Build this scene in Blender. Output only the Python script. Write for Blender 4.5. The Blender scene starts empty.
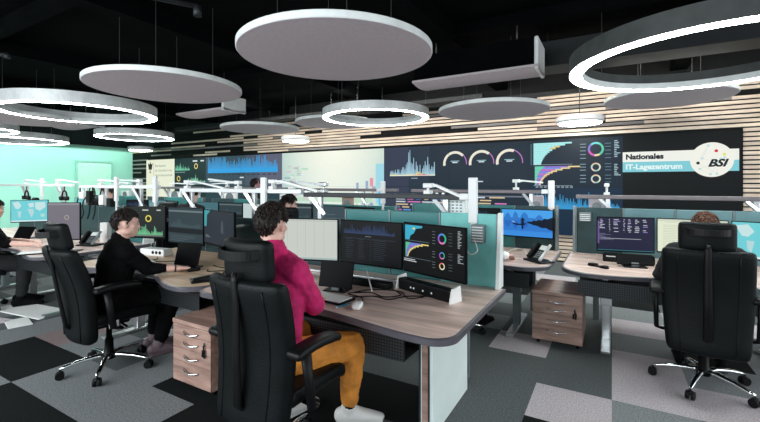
import bpy, bmesh, math, random
from mathutils import Vector, Matrix, Euler, noise
random.seed(7)
C = bpy.context.scene.collection
PI = math.pi
R = math.radians

# ------------------------------------------------------------------ materials
_m = {}
def mat(name, col, rough=.5, metal=0., emit=None, es=1., bump=0., bscale=60., var=0., vscale=8., spec=.5, coat=0.):
    if name in _m: return _m[name]
    m = bpy.data.materials.new(name); m.use_nodes = True
    nt = m.node_tree; N = nt.nodes; L = nt.links
    b = N['Principled BSDF']
    b.inputs['Base Color'].default_value = (*col, 1)
    b.inputs['Roughness'].default_value = rough
    b.inputs['Metallic'].default_value = metal
    b.inputs['Specular IOR Level'].default_value = spec
    b.inputs['Coat Weight'].default_value = coat
    if emit:
        b.inputs['Emission Color'].default_value = (*emit, 1)
        b.inputs['Emission Strength'].default_value = es
    tc = N.new('ShaderNodeTexCoord')
    if var > 0:
        n = N.new('ShaderNodeTexNoise'); n.inputs['Scale'].default_value = vscale; n.inputs['Detail'].default_value = 4
        L.new(tc.outputs['Object'], n.inputs['Vector'])
        mr = N.new('ShaderNodeMapRange'); mr.inputs['To Min'].default_value = 1 - var; mr.inputs['To Max'].default_value = 1 + var
        mr.inputs['From Min'].default_value = .3; mr.inputs['From Max'].default_value = .7
        L.new(n.outputs['Fac'], mr.inputs['Value'])
        mx = N.new('ShaderNodeMix'); mx.data_type = 'RGBA'; mx.blend_type = 'MULTIPLY'; mx.inputs['Factor'].default_value = 1
        mx.inputs['A'].default_value = (*col, 1)
        cb = N.new('ShaderNodeCombineColor')
        for k in range(3): L.new(mr.outputs['Result'], cb.inputs[k])
        L.new(cb.outputs['Color'], mx.inputs['B']); L.new(mx.outputs['Result'], b.inputs['Base Color'])
    if bump > 0:
        n2 = N.new('ShaderNodeTexNoise'); n2.inputs['Scale'].default_value = bscale; n2.inputs['Detail'].default_value = 3
        L.new(tc.outputs['Object'], n2.inputs['Vector'])
        bp = N.new('ShaderNodeBump'); bp.inputs['Strength'].default_value = bump; bp.inputs['Distance'].default_value = .01
        L.new(n2.outputs['Fac'], bp.inputs['Height']); L.new(bp.outputs['Normal'], b.inputs['Normal'])
    _m[name] = m
    return m

def wood(name, c1, c2, rough=.42, sx=1.2, sy=14., planks=True):
    m = bpy.data.materials.new(name); m.use_nodes = True
    nt = m.node_tree; N = nt.nodes; L = nt.links; b = N['Principled BSDF']
    tc = N.new('ShaderNodeTexCoord'); mp = N.new('ShaderNodeMapping')
    mp.inputs['Scale'].default_value = (sx, sy, sy)
    L.new(tc.outputs['Object'], mp.inputs['Vector'])
    n = N.new('ShaderNodeTexNoise'); n.inputs['Scale'].default_value = 1.6; n.inputs['Detail'].default_value = 7; n.inputs['Distortion'].default_value = .6
    L.new(mp.outputs['Vector'], n.inputs['Vector'])
    r = N.new('ShaderNodeValToRGB'); r.color_ramp.elements[0].position = .33; r.color_ramp.elements[1].position = .66
    r.color_ramp.elements[0].color = (*c2, 1); r.color_ramp.elements[1].color = (*c1, 1)
    L.new(n.outputs['Fac'], r.inputs['Fac'])
    n2 = N.new('ShaderNodeTexNoise'); n2.inputs['Scale'].default_value = 2.2; n2.inputs['Detail'].default_value = 2
    mp2 = N.new('ShaderNodeMapping'); mp2.inputs['Scale'].default_value = (.7, 4.5, 4.5)
    L.new(tc.outputs['Object'], mp2.inputs['Vector']); L.new(mp2.outputs['Vector'], n2.inputs['Vector'])
    mr = N.new('ShaderNodeMapRange'); mr.inputs['From Min'].default_value = .35; mr.inputs['From Max'].default_value = .65
    mr.inputs['To Min'].default_value = .8; mr.inputs['To Max'].default_value = 1.12
    L.new(n2.outputs['Fac'], mr.inputs['Value'])
    mx = N.new('ShaderNodeMix'); mx.data_type = 'RGBA'; mx.blend_type = 'MULTIPLY'; mx.inputs['Factor'].default_value = 1
    cb = N.new('ShaderNodeCombineColor')
    for k in range(3): L.new(mr.outputs['Result'], cb.inputs[k])
    L.new(r.outputs['Color'], mx.inputs['A']); L.new(cb.outputs['Color'], mx.inputs['B'])
    L.new(mx.outputs['Result'], b.inputs['Base Color'])
    b.inputs['Roughness'].default_value = rough
    bp = N.new('ShaderNodeBump'); bp.inputs['Strength'].default_value = .12; bp.inputs['Distance'].default_value = .004
    L.new(n.outputs['Fac'], bp.inputs['Height']); L.new(bp.outputs['Normal'], b.inputs['Normal'])
    return m

def carpet(name, col, amt=.45):
    m = bpy.data.materials.new(name); m.use_nodes = True
    nt = m.node_tree; N = nt.nodes; L = nt.links; b = N['Principled BSDF']
    tc = N.new('ShaderNodeTexCoord')
    n = N.new('ShaderNodeTexNoise'); n.inputs['Scale'].default_value = 95; n.inputs['Detail'].default_value = 5; n.inputs['Roughness'].default_value = .8
    L.new(tc.outputs['Object'], n.inputs['Vector'])
    r = N.new('ShaderNodeValToRGB'); r.color_ramp.elements[0].position = .38; r.color_ramp.elements[1].position = .62
    r.color_ramp.elements[0].color = (*[x * (1 - amt) for x in col], 1); r.color_ramp.elements[1].color = (*[min(1, x * (1 + amt)) for x in col], 1)
    L.new(n.outputs['Fac'], r.inputs['Fac'])
    L.new(r.outputs['Color'], b.inputs['Base Color'])
    b.inputs['Roughness'].default_value = .95; b.inputs['Specular IOR Level'].default_value = .1
    bp = N.new('ShaderNodeBump'); bp.inputs['Strength'].default_value = .6; bp.inputs['Distance'].default_value = .006
    L.new(n.outputs['Fac'], bp.inputs['Height']); L.new(bp.outputs['Normal'], b.inputs['Normal'])
    return m

def glow(name, col, s=1.):
    if name in _m: return _m[name]
    m = bpy.data.materials.new(name); m.use_nodes = True
    b = m.node_tree.nodes['Principled BSDF']
    b.inputs['Base Color'].default_value = (.004, .004, .004, 1); b.inputs['Roughness'].default_value = .45; b.inputs['Specular IOR Level'].default_value = .12
    b.inputs['Emission Color'].default_value = (*col, 1); b.inputs['Emission Strength'].default_value = s
    _m[name] = m
    return m
def lin(r, g, b):
    f = lambda x: (x / 255 / 12.92) if x / 255 <= .04045 else ((x / 255 + .055) / 1.055) ** 2.4
    return (f(r), f(g), f(b))
def px(r, g, b, s=1.):          # a screen colour given in 0..255
    return glow('screen_%d_%d_%d_%d' % (r, g, b, int(s * 10)), lin(r, g, b), s)

M = dict(
    oak=wood('oak_desktop', (.80, .61, .54), (.55, .40, .345)),
    oak_warm=wood('warm_oak', (.80, .60, .42), (.60, .42, .27)),
    ped=wood('pedestal_wood', (.45, .29, .24), (.27, .165, .13), sx=2.2, sy=16.),
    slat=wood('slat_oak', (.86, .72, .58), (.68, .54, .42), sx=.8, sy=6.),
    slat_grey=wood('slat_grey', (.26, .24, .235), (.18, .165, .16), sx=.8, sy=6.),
    black=mat('matt_black', (.004, .005, .005), .7, var=.3, spec=.2),
    plastic=mat('black_plastic', (.0035, .004, .0045), .45, bump=.05, bscale=200, var=.2, spec=.2),
    leather=mat('black_leather', (.003, .0045, .005), .5, bump=.2, bscale=120, var=.4, vscale=5, spec=.16),
    bezel=mat('bezel_black', (.003, .003, .004), .45, var=.2, spec=.06),
    edge=mat('edge_band_charcoal', (.085, .08, .095), .35, var=.2),
    alu=mat('brushed_aluminium', (.62, .64, .65), .32, 1., var=.12),
    chrome=mat('polished_aluminium', (.80, .82, .83), .14, 1., var=.08),
    white=mat('white_lacquer', (.80, .82, .82), .35, var=.04),
    greym=mat('grey_metal', (.20, .23, .24), .45, .4, var=.15),
    darkm=mat('dark_metal', (.025, .03, .033), .5, .4, var=.2),
    teal=mat('teal_panel', (.05, .21, .21), .2, var=.12, vscale=3),
    tealfab=mat('turquoise_fabric', (.20, .58, .55), .7, bump=.15, bscale=300, var=.08),
    tealdark=mat('dark_teal_panel', (.018, .055, .060), .5, var=.2),
    glassblue=mat('blue_grey_panel', (.13, .24, .26), .15, var=.15, vscale=3),
    railm=mat('rail_shaded', (.17, .15, .16), .45, .3, var=.1),
    sidegrey=mat('pale_mint_panel', (.80, .90, .88), .4, var=.06, vscale=3),
    felt=mat('acoustic_felt', (.60, .53, .57), .9, bump=.3, bscale=160, var=.06, vscale=30),
    rim=mat('disc_rim', (.78, .82, .81), .5, var=.08),
    ringm=mat('ring_housing', (.66, .69, .69), .42, .2, var=.12),
    ringshade=mat('ring_housing_shaded', (.055, .062, .062), .6, bump=.2, bscale=90, var=.2),  # shade on the near ring's outer wall, painted in as a darker colour
    ringin=mat('ring_inner_band', (.85, .9, .9), .5, var=.05),
    diffuser=mat('lit_diffuser', (.9, .9, .9), .5, emit=(.93, 1., .98), es=34.),
    wire=mat('steel_wire', (.10, .10, .10), .4, .8, var=.1),
    ceil=mat('ceiling_black', (.0016, .0022, .0025), .9, bump=.2, bscale=20, var=.4, vscale=2, spec=.04),
    duct=mat('duct_dark', (.005, .008, .010), .6, .1, var=.3),
    mint=mat('mint_wall', (.36, .74, .60), .6, var=.04, vscale=1.5),
    doorg=mat('door_pale_green', (.50, .86, .70), .5, var=.05),
    frame=mat('door_frame_mint', (.30, .62, .52), .5, var=.06),
    skin=mat('skin', (.74, .46, .38), .5, bump=.1, bscale=150, var=.1, vscale=15, spec=.4),
    lip=mat('lip', (.42, .17, .15), .5, var=.1),
    hairm=mat('hair_dark_brown', (.012, .007, .006), .55, bump=.3, bscale=160, var=.5, vscale=40, spec=.25),
    hairb=mat('hair_brown', (.10, .045, .028), .6, bump=.3, bscale=160, var=.5, vscale=40, spec=.2),
    magenta=mat('magenta_fleece', (.56, .012, .13), .85, bump=.5, bscale=45, var=.25, vscale=14),
    mustard=mat('mustard_cotton', (.80, .30, .045), .8, bump=.4, bscale=40, var=.22, vscale=10),
    blackcloth=mat('black_cloth', (.004, .004, .0045), .95, bump=.4, bscale=40, var=.4, vscale=8, spec=.1),
    charcoal=mat('charcoal_cloth', (.010, .011, .013), .95, bump=.4, bscale=40, var=.3, vscale=8),
    shoe=mat('white_trainer', (.80, .80, .78), .5, bump=.1, bscale=60, var=.05),
    shoeb=mat('mauve_shoe', (.16, .115, .13), .6, var=.1),
    eye=mat('eye_white', (.45, .42, .40), .2, var=.02),
    paper=mat('white_paper', (.85, .86, .84), .7, var=.03),
    pen=mat('blue_pen', (.02, .25, .42), .3, var=.05),
    perf=None,
    c_black=carpet('carpet_black', (.009, .011, .011), .5),
    c_dark=carpet('carpet_dark', (.095, .105, .108)),
    c_mid=carpet('carpet_mid', (.20, .215, .22)),
    c_light=carpet('carpet_light', (.44, .40, .42), .35),
    c_warm=carpet('carpet_warm', (.24, .19, .19), .35),
)
# perforated steel: dark with a grid of pale holes
def perforated():
    m = bpy.data.materials.new('perforated_steel'); m.use_nodes = True
    nt = m.node_tree; N = nt.nodes; L = nt.links; b = N['Principled BSDF']
    tc = N.new('ShaderNodeTexCoord'); v = N.new('ShaderNodeTexVoronoi'); v.inputs['Scale'].default_value = 55; v.inputs['Randomness'].default_value = 0
    L.new(tc.outputs['Object'], v.inputs['Vector'])
    r = N.new('ShaderNodeValToRGB'); r.color_ramp.elements[0].position = .30; r.color_ramp.elements[1].position = .36
    r.color_ramp.elements[0].color = (.004, .004, .004, 1); r.color_ramp.elements[1].color = (.045, .05, .055, 1)
    L.new(v.outputs['Distance'], r.inputs['Fac']); L.new(r.outputs['Color'], b.inputs['Base Color'])
    b.inputs['Roughness'].default_value = .45; b.inputs['Metallic'].default_value = .5
    return m
M['perf'] = perforated()

# ------------------------------------------------------------------ mesh helpers
def addmesh(bm, verts, faces, mi=0, smooth=False, mtx=None):
    vs = [bm.verts.new(mtx @ Vector(v) if mtx else v) for v in verts]
    for f in faces:
        try:
            fc = bm.faces.new([vs[i] for i in f]); fc.material_index = mi; fc.smooth = smooth
        except ValueError: pass
    return vs
BF = [(0, 3, 2, 1), (4, 5, 6, 7), (0, 1, 5, 4), (1, 2, 6, 5), (2, 3, 7, 6), (3, 0, 4, 7)]
def box(bm, x0, y0, z0, x1, y1, z1, mi=0, mtx=None):
    addmesh(bm, [(x0, y0, z0), (x1, y0, z0), (x1, y1, z0), (x0, y1, z0), (x0, y0, z1), (x1, y0, z1), (x1, y1, z1), (x0, y1, z1)], BF, mi, False, mtx)
def bbox(bm, x0, y0, z0, x1, y1, z1, r=.004, mi=0, mtx=None, seg=2):   # bevelled box
    t = bmesh.new(); box(t, x0, y0, z0, x1, y1, z1)
    r = min(r, (x1 - x0) * .49, (y1 - y0) * .49, (z1 - z0) * .49)
    bmesh.ops.bevel(t, geom=t.edges[:], offset=r, segments=seg, affect='EDGES', profile=.5)
    merge(bm, t, mi, mtx)
def merge(bm, t, mi=0, mtx=None, smooth=None):
    t.verts.index_update()
    vs = [bm.verts.new(mtx @ v.co if mtx else v.co) for v in t.verts]
    for f in t.faces:
        try:
            nf = bm.faces.new([vs[v.index] for v in f.verts]); nf.material_index = mi; nf.smooth = f.smooth if smooth is None else smooth
        except ValueError: pass
    t.free()
def frame_from(d):
    d = d.normalized(); up = Vector((0, 0, 1)) if abs(d.z) < .95 else Vector((1, 0, 0))
    a = d.cross(up).normalized(); return a, a.cross(d).normalized()
def tube(bm, pts, r, n=8, mi=0, rs=None, cap=True, sq=1.):
    pts = [Vector(p) for p in pts]; rings = []
    a = None
    for i, p in enumerate(pts):
        d = (pts[min(i + 1, len(pts) - 1)] - pts[max(i - 1, 0)])
        if d.length < 1e-9: d = Vector((0, 0, 1))
        d.normalize()
        if a is None: a, b = frame_from(d)
        else:
            a = (a - d * a.dot(d)); a = a.normalized() if a.length > 1e-6 else frame_from(d)[0]
            b = a.cross(d).normalized()
        rr = rs[i] if rs else r
        rings.append([bm.verts.new(p + a * math.cos(2 * PI * k / n) * rr + b * math.sin(2 * PI * k / n) * rr * sq) for k in range(n)])
    for i in range(len(rings) - 1):
        for k in range(n):
            f = bm.faces.new([rings[i][k], rings[i][(k + 1) % n], rings[i + 1][(k + 1) % n], rings[i + 1][k]]); f.material_index = mi; f.smooth = n > 5
    if cap:
        for rg in (rings[0], rings[-1]):
            f = bm.faces.new(rg); f.material_index = mi
def bar(bm, p0, p1, w, h, mi=0):      # rectangular bar between two points
    p0, p1 = Vector(p0), Vector(p1); d = p1 - p0; a, b = frame_from(d)
    vs = []
    for p in (p0, p1):
        for s, t in ((-1, -1), (1, -1), (1, 1), (-1, 1)): vs.append(p + a * s * w / 2 + b * t * h / 2)
    addmesh(bm, vs, BF, mi)
def lathe(bm, prof, n=24, mi=0, mtx=None, smooth=True, caps=True):   # prof [(r,z)]
    vs = []; fs = []
    for r, z in prof:
        for k in range(n): vs.append((r * math.cos(2 * PI * k / n), r * math.sin(2 * PI * k / n), z))
    for i in range(len(prof) - 1):
        for k in range(n): fs.append((i * n + k, i * n + (k + 1) % n, (i + 1) * n + (k + 1) % n, (i + 1) * n + k))
    if caps and prof[0][0] > 1e-6: fs.append(tuple(range(n))[::-1])
    if caps and prof[-1][0] > 1e-6: fs.append(tuple((len(prof) - 1) * n + k for k in range(n)))
    addmesh(bm, vs, fs, mi, smooth, mtx)
def prism(bm, out, z0, z1, mi=0, mtx=None):
    n = len(out)
    vs = [(x, y, z0) for x, y in out] + [(x, y, z1) for x, y in out]
    fs = [tuple(range(n))[::-1], tuple(range(n, 2 * n))] + [(k, (k + 1) % n, n + (k + 1) % n, n + k) for k in range(n)]
    addmesh(bm, vs, fs, mi, False, mtx)
def softbox(bm, hx, hy, hz, r, n=8, warp=None, mi=0, mtx=None):
    t = bmesh.new(); bmesh.ops.create_cube(t, size=2)
    bmesh.ops.subdivide_edges(t, edges=t.edges[:], cuts=n, use_grid_fill=True)
    h = Vector((hx, hy, hz))
    for v in t.verts:
        # push grid lines towards the borders so corners round well
        p = Vector([math.sin(c * PI / 2) if abs(c) < 1 else c for c in v.co])
        q = Vector([p[i] * h[i] for i in range(3)])
        c = Vector([max(-(h[i] - r), min(h[i] - r, q[i])) for i in range(3)])
        d = q - c
        if d.length > 1e-9: q = c + d.normalized() * r
        v.co = warp(q) if warp else q
    for f in t.faces: f.smooth = True
    merge(bm, t, mi, mtx)
def ellipsoid(bm, c, rx, ry, rz, n=12, mi=0, rot=None):
    m = Matrix.Translation(Vector(c)) @ (rot.to_matrix().to_4x4() if rot else Matrix.Identity(4)) @ Matrix.Diagonal((rx, ry, rz, 1))
    t = bmesh.new(); bmesh.ops.create_uvsphere(t, u_segments=n * 2, v_segments=n, radius=1)
    for f in t.faces: f.smooth = True
    merge(bm, t, mi, m)
def obj(name, bm, mats, parent=None, loc=None, rotz=None):
    me = bpy.data.meshes.new(name)
    bmesh.ops.recalc_face_normals(bm, faces=bm.faces[:])
    bm.to_mesh(me); bm.free()
    for m in (mats if isinstance(mats, (list, tuple)) else [mats]): me.materials.append(m)
    o = bpy.data.objects.new(name, me); C.objects.link(o)
    if parent: o.parent = parent
    if loc is not None: o.location = loc
    if rotz is not None: o.rotation_euler = (0, 0, rotz)
    return o
def empty(name, loc=(0, 0, 0), rotz=0.):
    o = bpy.data.objects.new(name, None); C.objects.link(o); o.empty_display_size = .1
    o.location = loc; o.rotation_euler = (0, 0, rotz); return o
def tag(o, label, cat, group=None):
    o['label'] = label; o['category'] = cat
    if group: o['group'] = group
    return o
def structure(o): o['kind'] = 'structure'; return o
def dup(o, loc=None, rotz=None, label=None, parent=None):
    c = o.copy(); C.objects.link(c)
    if parent: c.parent = parent
    if loc is not None: c.location = loc
    if rotz is not None: c.rotation_euler = (0, 0, rotz)
    if label: c['label'] = label
    for ch in list(o.children): dup(ch, parent=c)
    return c
B = bmesh.new

# ------------------------------------------------------------------ setting
WV = 8.6                    # video wall plane
UL, UR, VB = -15.7, 4.5, -2.5
# floor of half-metre carpet tiles
bm = B()
spec = {}
def tile(u, v, k): spec[(round(u * 2), round((v - .28) * 2))] = k
for u, v, k in [(-.5, 2.78, 3), (0, 3.28, 3), (0, 3.78, 3), (-1, 3.78, 3), (-.5, 2.28, 0), (-1, 2.28, 1), (-1, 2.78, 1), (-1, 3.28, 1), (-.5, 3.28, 1), (-.5, 3.78, 1), (0, 2.78, 2),
                (.5, 2.78, 1), (.5, 3.28, 3), (0, 2.28, 1), (.5, 3.78, 2), (1, 3.28, 2), (1, 2.78, 1), (-1.5, 3.28, 1), (-1.5, 2.78, 1),
                (-5, 1.28, 0), (-4.5, 1.28, 0), (-4, .78, 0), (-3.5, .78, 0), (-3, .78, 0), (-4.5, .78, 2), (-5, .78, 2), (-4, 1.28, 2), (-3.5, 1.28, 2), (-3, 1.28, 2),
                (-2.5, 1.28, 0), (-2.0, 1.28, 0), (-2.5, .78, 1), (-5, 1.78, 4), (-4.5, 1.78, 2), (-4, 1.78, 1), (-3.5, 1.78, 2), (-3, 1.78, 0), (-2.5, 1.78, 0), (-5.5, 1.28, 2), (-5.5, 1.78, 2),
                (-6, 1.78, 1), (-6, 1.28, 1), (-1.5, 1.78, 1), (-2, 1.78, 0), (-1.5, 2.28, 0), (-2, 2.28, 0), (-2, 2.78, 1), (-2, 3.28, 1), (-1, 1.78, 1), (-2.5, 2.28, 0), (-3, 2.28, 1), (-3.5, 2.28, 1)]:
    tile(u, v, k)
for i in range(int(UL * 2) - 1, int(UR * 2) + 1):
    for j in range(-6, 17):
        u0, u1 = max(i * .5, UL), min(i * .5 + .5, UR); v0, v1 = max(j * .5 + .28, VB), min(j * .5 + .78, WV)
        if u1 <= u0 or v1 <= v0: continue
        k = spec.get((i, j))
        if k is None: k = random.choice([1, 1, 1, 2, 2, 0, 1, 3])
        addmesh(bm, [(u0, v0, 0), (u1, v0, 0), (u1, v1, 0), (u0, v1, 0)], [(0, 1, 2, 3)], k)
bmesh.ops.remove_doubles(bm, verts=bm.verts[:], dist=.0005)
for f in bm.faces:
    if f.normal.z < 0: f.normal_flip()
r = bmesh.ops.extrude_face_region(bm, geom=bm.faces[:])
for v in r['geom']:
    if isinstance(v, bmesh.types.BMVert): v.co.z -= .05
structure(obj('floor', bm, [M['c_black'], M['c_dark'], M['c_mid'], M['c_light'], M['c_warm']]))

# ceiling with beams and trays
bm = B(); box(bm, UL - .2, VB, 3.7, UR, WV + .2, 3.85)
ceil = structure(obj('ceiling', bm, M['ceil']))
bm = B()
for u in (-14, -11, -8, -5, -2, 1, 3.6): box(bm, u - .12, VB, 3.48, u + .12, WV, 3.7)
for v in (-1, 2.2, 5.4): box(bm, UL, v - .08, 3.56, UR, v + .08, 3.7)
obj('beams', bm, M['ceil'], ceil)

# back wall with horizontal slats
bm = B(); box(bm, UL - .2, WV, 0, UR, WV + .2, 3.7)
wb = structure(obj('wall_back', bm, M['black']))
bm = B(); z = .03; row = 0
SC0, SC1 = .535, 2.385
while z < 3.22:
    ranges = [(UL, UR)]
    if z + .052 > SC0 and z < SC1: ranges = [(UL, -14.72), (1.84, UR)]
    for (a, b) in ranges:
        u = a; 
        while u < b - .01:
            l = min(random.choice([.6, 1.2, 1.2, 1.8, 2.4]), b - u)
            if b - (u + l) < .3: l = b - u
            mid = u + l / 2; k = 0
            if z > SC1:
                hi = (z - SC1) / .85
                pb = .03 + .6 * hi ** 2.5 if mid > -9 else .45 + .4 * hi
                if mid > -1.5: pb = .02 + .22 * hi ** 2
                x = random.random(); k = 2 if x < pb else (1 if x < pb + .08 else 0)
            elif mid < -14.7: k = 1 if random.random() < .5 else 2
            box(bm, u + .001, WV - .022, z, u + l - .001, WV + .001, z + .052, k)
            u += l
    z += .0755; row += 1
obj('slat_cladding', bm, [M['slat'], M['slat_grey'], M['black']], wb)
structure(obj('trim_1', (lambda b_: (box(b_, UL, WV - .06, 3.26, UR, WV, 3.34), b_)[1])(B()), M['duct']))

# left wall, pale mint
bm = B(); box(bm, UL - .2, VB, 0, UL, WV, 2.85)
structure(obj('wall_left', bm, M['mint']))
bm = B(); box(bm, UL - .2, VB, 2.85, UL + .25, WV, 3.7)
structure(obj('trim_2', bm, M['ceil']))
# door in the left wall
d = structure(empty('door_1', (UL, 6.7, 0)))
bm = B(); box(bm, 0, .05, 0, .03, 1.1, 2.28); obj('door_leaf', bm, M['doorg'], d)
bm = B(); box(bm, 0, 0, 0, .06, .05, 2.34); box(bm, 0, 1.1, 0, .06, 1.15, 2.34); box(bm, 0, .05, 2.28, .06, 1.1, 2.34); obj('door_frame', bm, M['frame'], d)
bm = B(); tube(bm, [(.03, .16, 1.05), (.08, .16, 1.05), (.08, .28, 1.05)], .011, 8); obj('door_handle', bm, M['alu'], d)

# ------------------------------------------------------------------ video wall
FONT_SHIFT = {}
def text_mesh(s, size, offset=0., shear=0., space=1.):
    cu = bpy.data.curves.new('t', 'FONT'); cu.body = s; cu.size = size; cu.offset = offset; cu.shear = shear; cu.space_character = space
    cu.resolution_u = 3
    o = bpy.data.objects.new('t', cu); C.objects.link(o)
    bpy.context.view_layer.update()
    dg = bpy.context.evaluated_depsgraph_get()
    me = bpy.data.meshes.new_from_object(o.evaluated_get(dg))
    bpy.data.objects.remove(o); return me

class Screen:
    """flat artwork in a w x h rectangle, x right, z up, facing -y, in layers"""
    def __init__(s, w, h): s.w, s.h, s.bm, s.mats, s.lay, s.eps = w, h, B(), [], 0, .0004
    def mi(s, m):
        if m not in s.mats: s.mats.append(m)
        return s.mats.index(m)
    def poly(s, pts, m, l=1):
        y = -l * s.eps
        addmesh(s.bm, [(x * s.w, y, z * s.h) for x, z in pts], [tuple(range(len(pts)))], s.mi(m))
    def rect(s, x0, z0, x1, z1, m, l=1): s.poly([(x0, z0), (x1, z0), (x1, z1), (x0, z1)], m, l)
    def ring(s, cx, cz, r0, r1, m, a0=0, a1=360, l=2, n=28):   # radii as fraction of h
        k = s.h / s.w; n = max(3, int(n * (a1 - a0) / 360))
        for i in range(n):
            a, b = R(a0 + (a1 - a0) * i / n), R(a0 + (a1 - a0) * (i + 1) / n)
            s.poly([(cx + r0 * k * math.cos(a), cz + r0 * math.sin(a)), (cx + r1 * k * math.cos(a), cz + r1 * math.sin(a)),
                    (cx + r1 * k * math.cos(b), cz + r1 * math.sin(b)), (cx + r0 * k * math.cos(b), cz + r0 * math.sin(b))], m, l)
    def disc(s, cx, cz, r, m, l=2, n=36, ry=None):
        k = s.h / s.w; ry = ry or r
        s.poly([(cx + r * k * math.cos(2 * PI * i / n), cz + ry * math.sin(2 * PI * i / n)) for i in range(n)], m, l)
    def spectrum(s, x0, x1, z0, z1, n, m, l=2, seed=1, peaks=3, lo=.12):
        rn = random.Random(seed); pk = [(rn.uniform(.05, .95), rn.uniform(.04, .14)) for _ in range(peaks)]
        for i in range(n):
            t = (i + .5) / n; h = lo + rn.random() * .3
            for c, w in pk: h += .75 * math.exp(-((t - c) / w) ** 2) * rn.choice((.15, .4, .8, 1))
            h = min(1, h * rn.choice((.55, .8, 1.))); a = x0 + (x1 - x0) * i / n; b = x0 + (x1 - x0) * (i + 1) / n
            s.poly([(a, z0), (b, z0), ((a + b) / 2 + (b - a) * .2, z0 + (z1 - z0) * h), ((a + b) / 2 - (b - a) * .2, z0 + (z1 - z0) * h)], m, l)
    def text(s, str_, x, z, size, m, l=3, offset=0., shear=0., width=None, space=1.):   # size in metres
        me = text_mesh(str_, size, offset, shear, space)
        xs = [v.co.x for v in me.vertices]; k = (width / (max(xs) - min(xs))) if width else 1
        vs = [(x * s.w + (v.co.x - min(xs)) * k, -l * s.eps, z * s.h + v.co.y) for v in me.vertices]
        addmesh(s.bm, vs, [tuple(p.vertices) for p in me.polygons], s.mi(m)); bpy.data.meshes.remove(me)
    def lines(s, x0, x1, z0, z1, n, m, seed=1, l=2, fill=.45, minw=.3):
        rn = random.Random(seed)
        for i in range(n):
            z = z1 - (z1 - z0) * (i + 1) / n; h = (z1 - z0) / n * fill
            s.rect(x0, z, x0 + (x1 - x0) * rn.uniform(minw, 1), z + h, m, l)
    def build(s, parent, name='screen_image', loc=(0, 0, 0)):
        me = bpy.data.meshes.new(name); s.bm.to_mesh(me); s.bm.free()
        for m in s.mats: me.materials.append(m)
        o = bpy.data.objects.new(name, me); C.objects.link(o); o.parent = parent; o.location = loc; return o

def video(u0, u1, label, draw, name='video_wall_screen'):
    w, h = u1 - u0, SC1 - SC0
    e = tag(empty(name, (u0, WV - .024, SC0)), label, 'video wall screen')
    e['group'] = 'screens of the long video wall'
    bm = B(); box(bm, .002, -.05, 0, w - .002, .022, h); obj('housing', bm, M['bezel'], e)
    s = Screen(w, h); s.eps = .0015; draw(s); s.build(e, loc=(0, -.051, 0))
    return e
NAVY, NAVY2, SLATE = px(22, 38, 54), px(27, 48, 62), px(58, 66, 86)
CYAN, BLUE, LCY = px(150, 225, 225), px(52, 150, 205), px(170, 235, 235)
WHT, CREAM = px(238, 240, 232), px(226, 230, 208)
def seams(s, nx, col=px(12, 20, 28)):
    s.rect(0, .498, 1, .502, col, 6)
    for i in range(1, nx): s.rect(i / nx - .001 / nx, 0, i / nx + .001, 1, col, 6)

def d_sign(s):      # black screen with the white and blue title band and the round emblem
    s.rect(0, 0, 1, 1, px(9, 14, 17), 1)
    s.rect(0, .745, .975, .842, WHT, 2); s.rect(0, .648, .975, .745, px(128, 203, 214), 2)
    s.text('Nationales', .03, .772, .125, px(24, 36, 44), 4, offset=.006, width=.56)
    s.text('IT-Lagezentrum', .03, .675, .125, px(226, 244, 244), 4, offset=.005, width=.82)
    cx, cz = .764, .750
    s.disc(cx, cz, .155, px(240, 240, 230), 4, 48)
    g = px(214, 224, 222); k = s.h / s.w
    rn = random.Random(5); P = []
    for i in range(11):
        a, rr = rn.uniform(0, 2 * PI), .135 * math.sqrt(rn.random()); P.append((cx + rr * k * math.cos(a), cz + rr * math.sin(a)))
    for i in range(11):
        p, q = P[i], P[(i * 4 + 3) % 11]; dx, dz = (q[0] - p[0]) / k, q[1] - p[1]; L_ = math.hypot(dx, dz) + 1e-6
        nx, nz = -dz / L_ * .0015 * k, dx / L_ * .0015
        s.poly([(p[0] - nx, p[1] - nz), (q[0] - nx, q[1] - nz), (q[0] + nx, q[1] + nz), (p[0] + nx, p[1] + nz)], g, 5)
    for p in P: s.disc(p[0], p[1], .011, px(190, 222, 226), 6, 14)
    s.disc(.655, .722, .013, px(20, 26, 30), 7, 16); s.disc(.80, .828, .013, px(208, 30, 62), 7, 16); s.disc(.862, .795, .012, px(222, 226, 110), 7, 16)
    s.text('BSI', .735, .690, .165, px(18, 24, 28), 8, offset=.007, shear=.35, width=.27)
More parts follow.
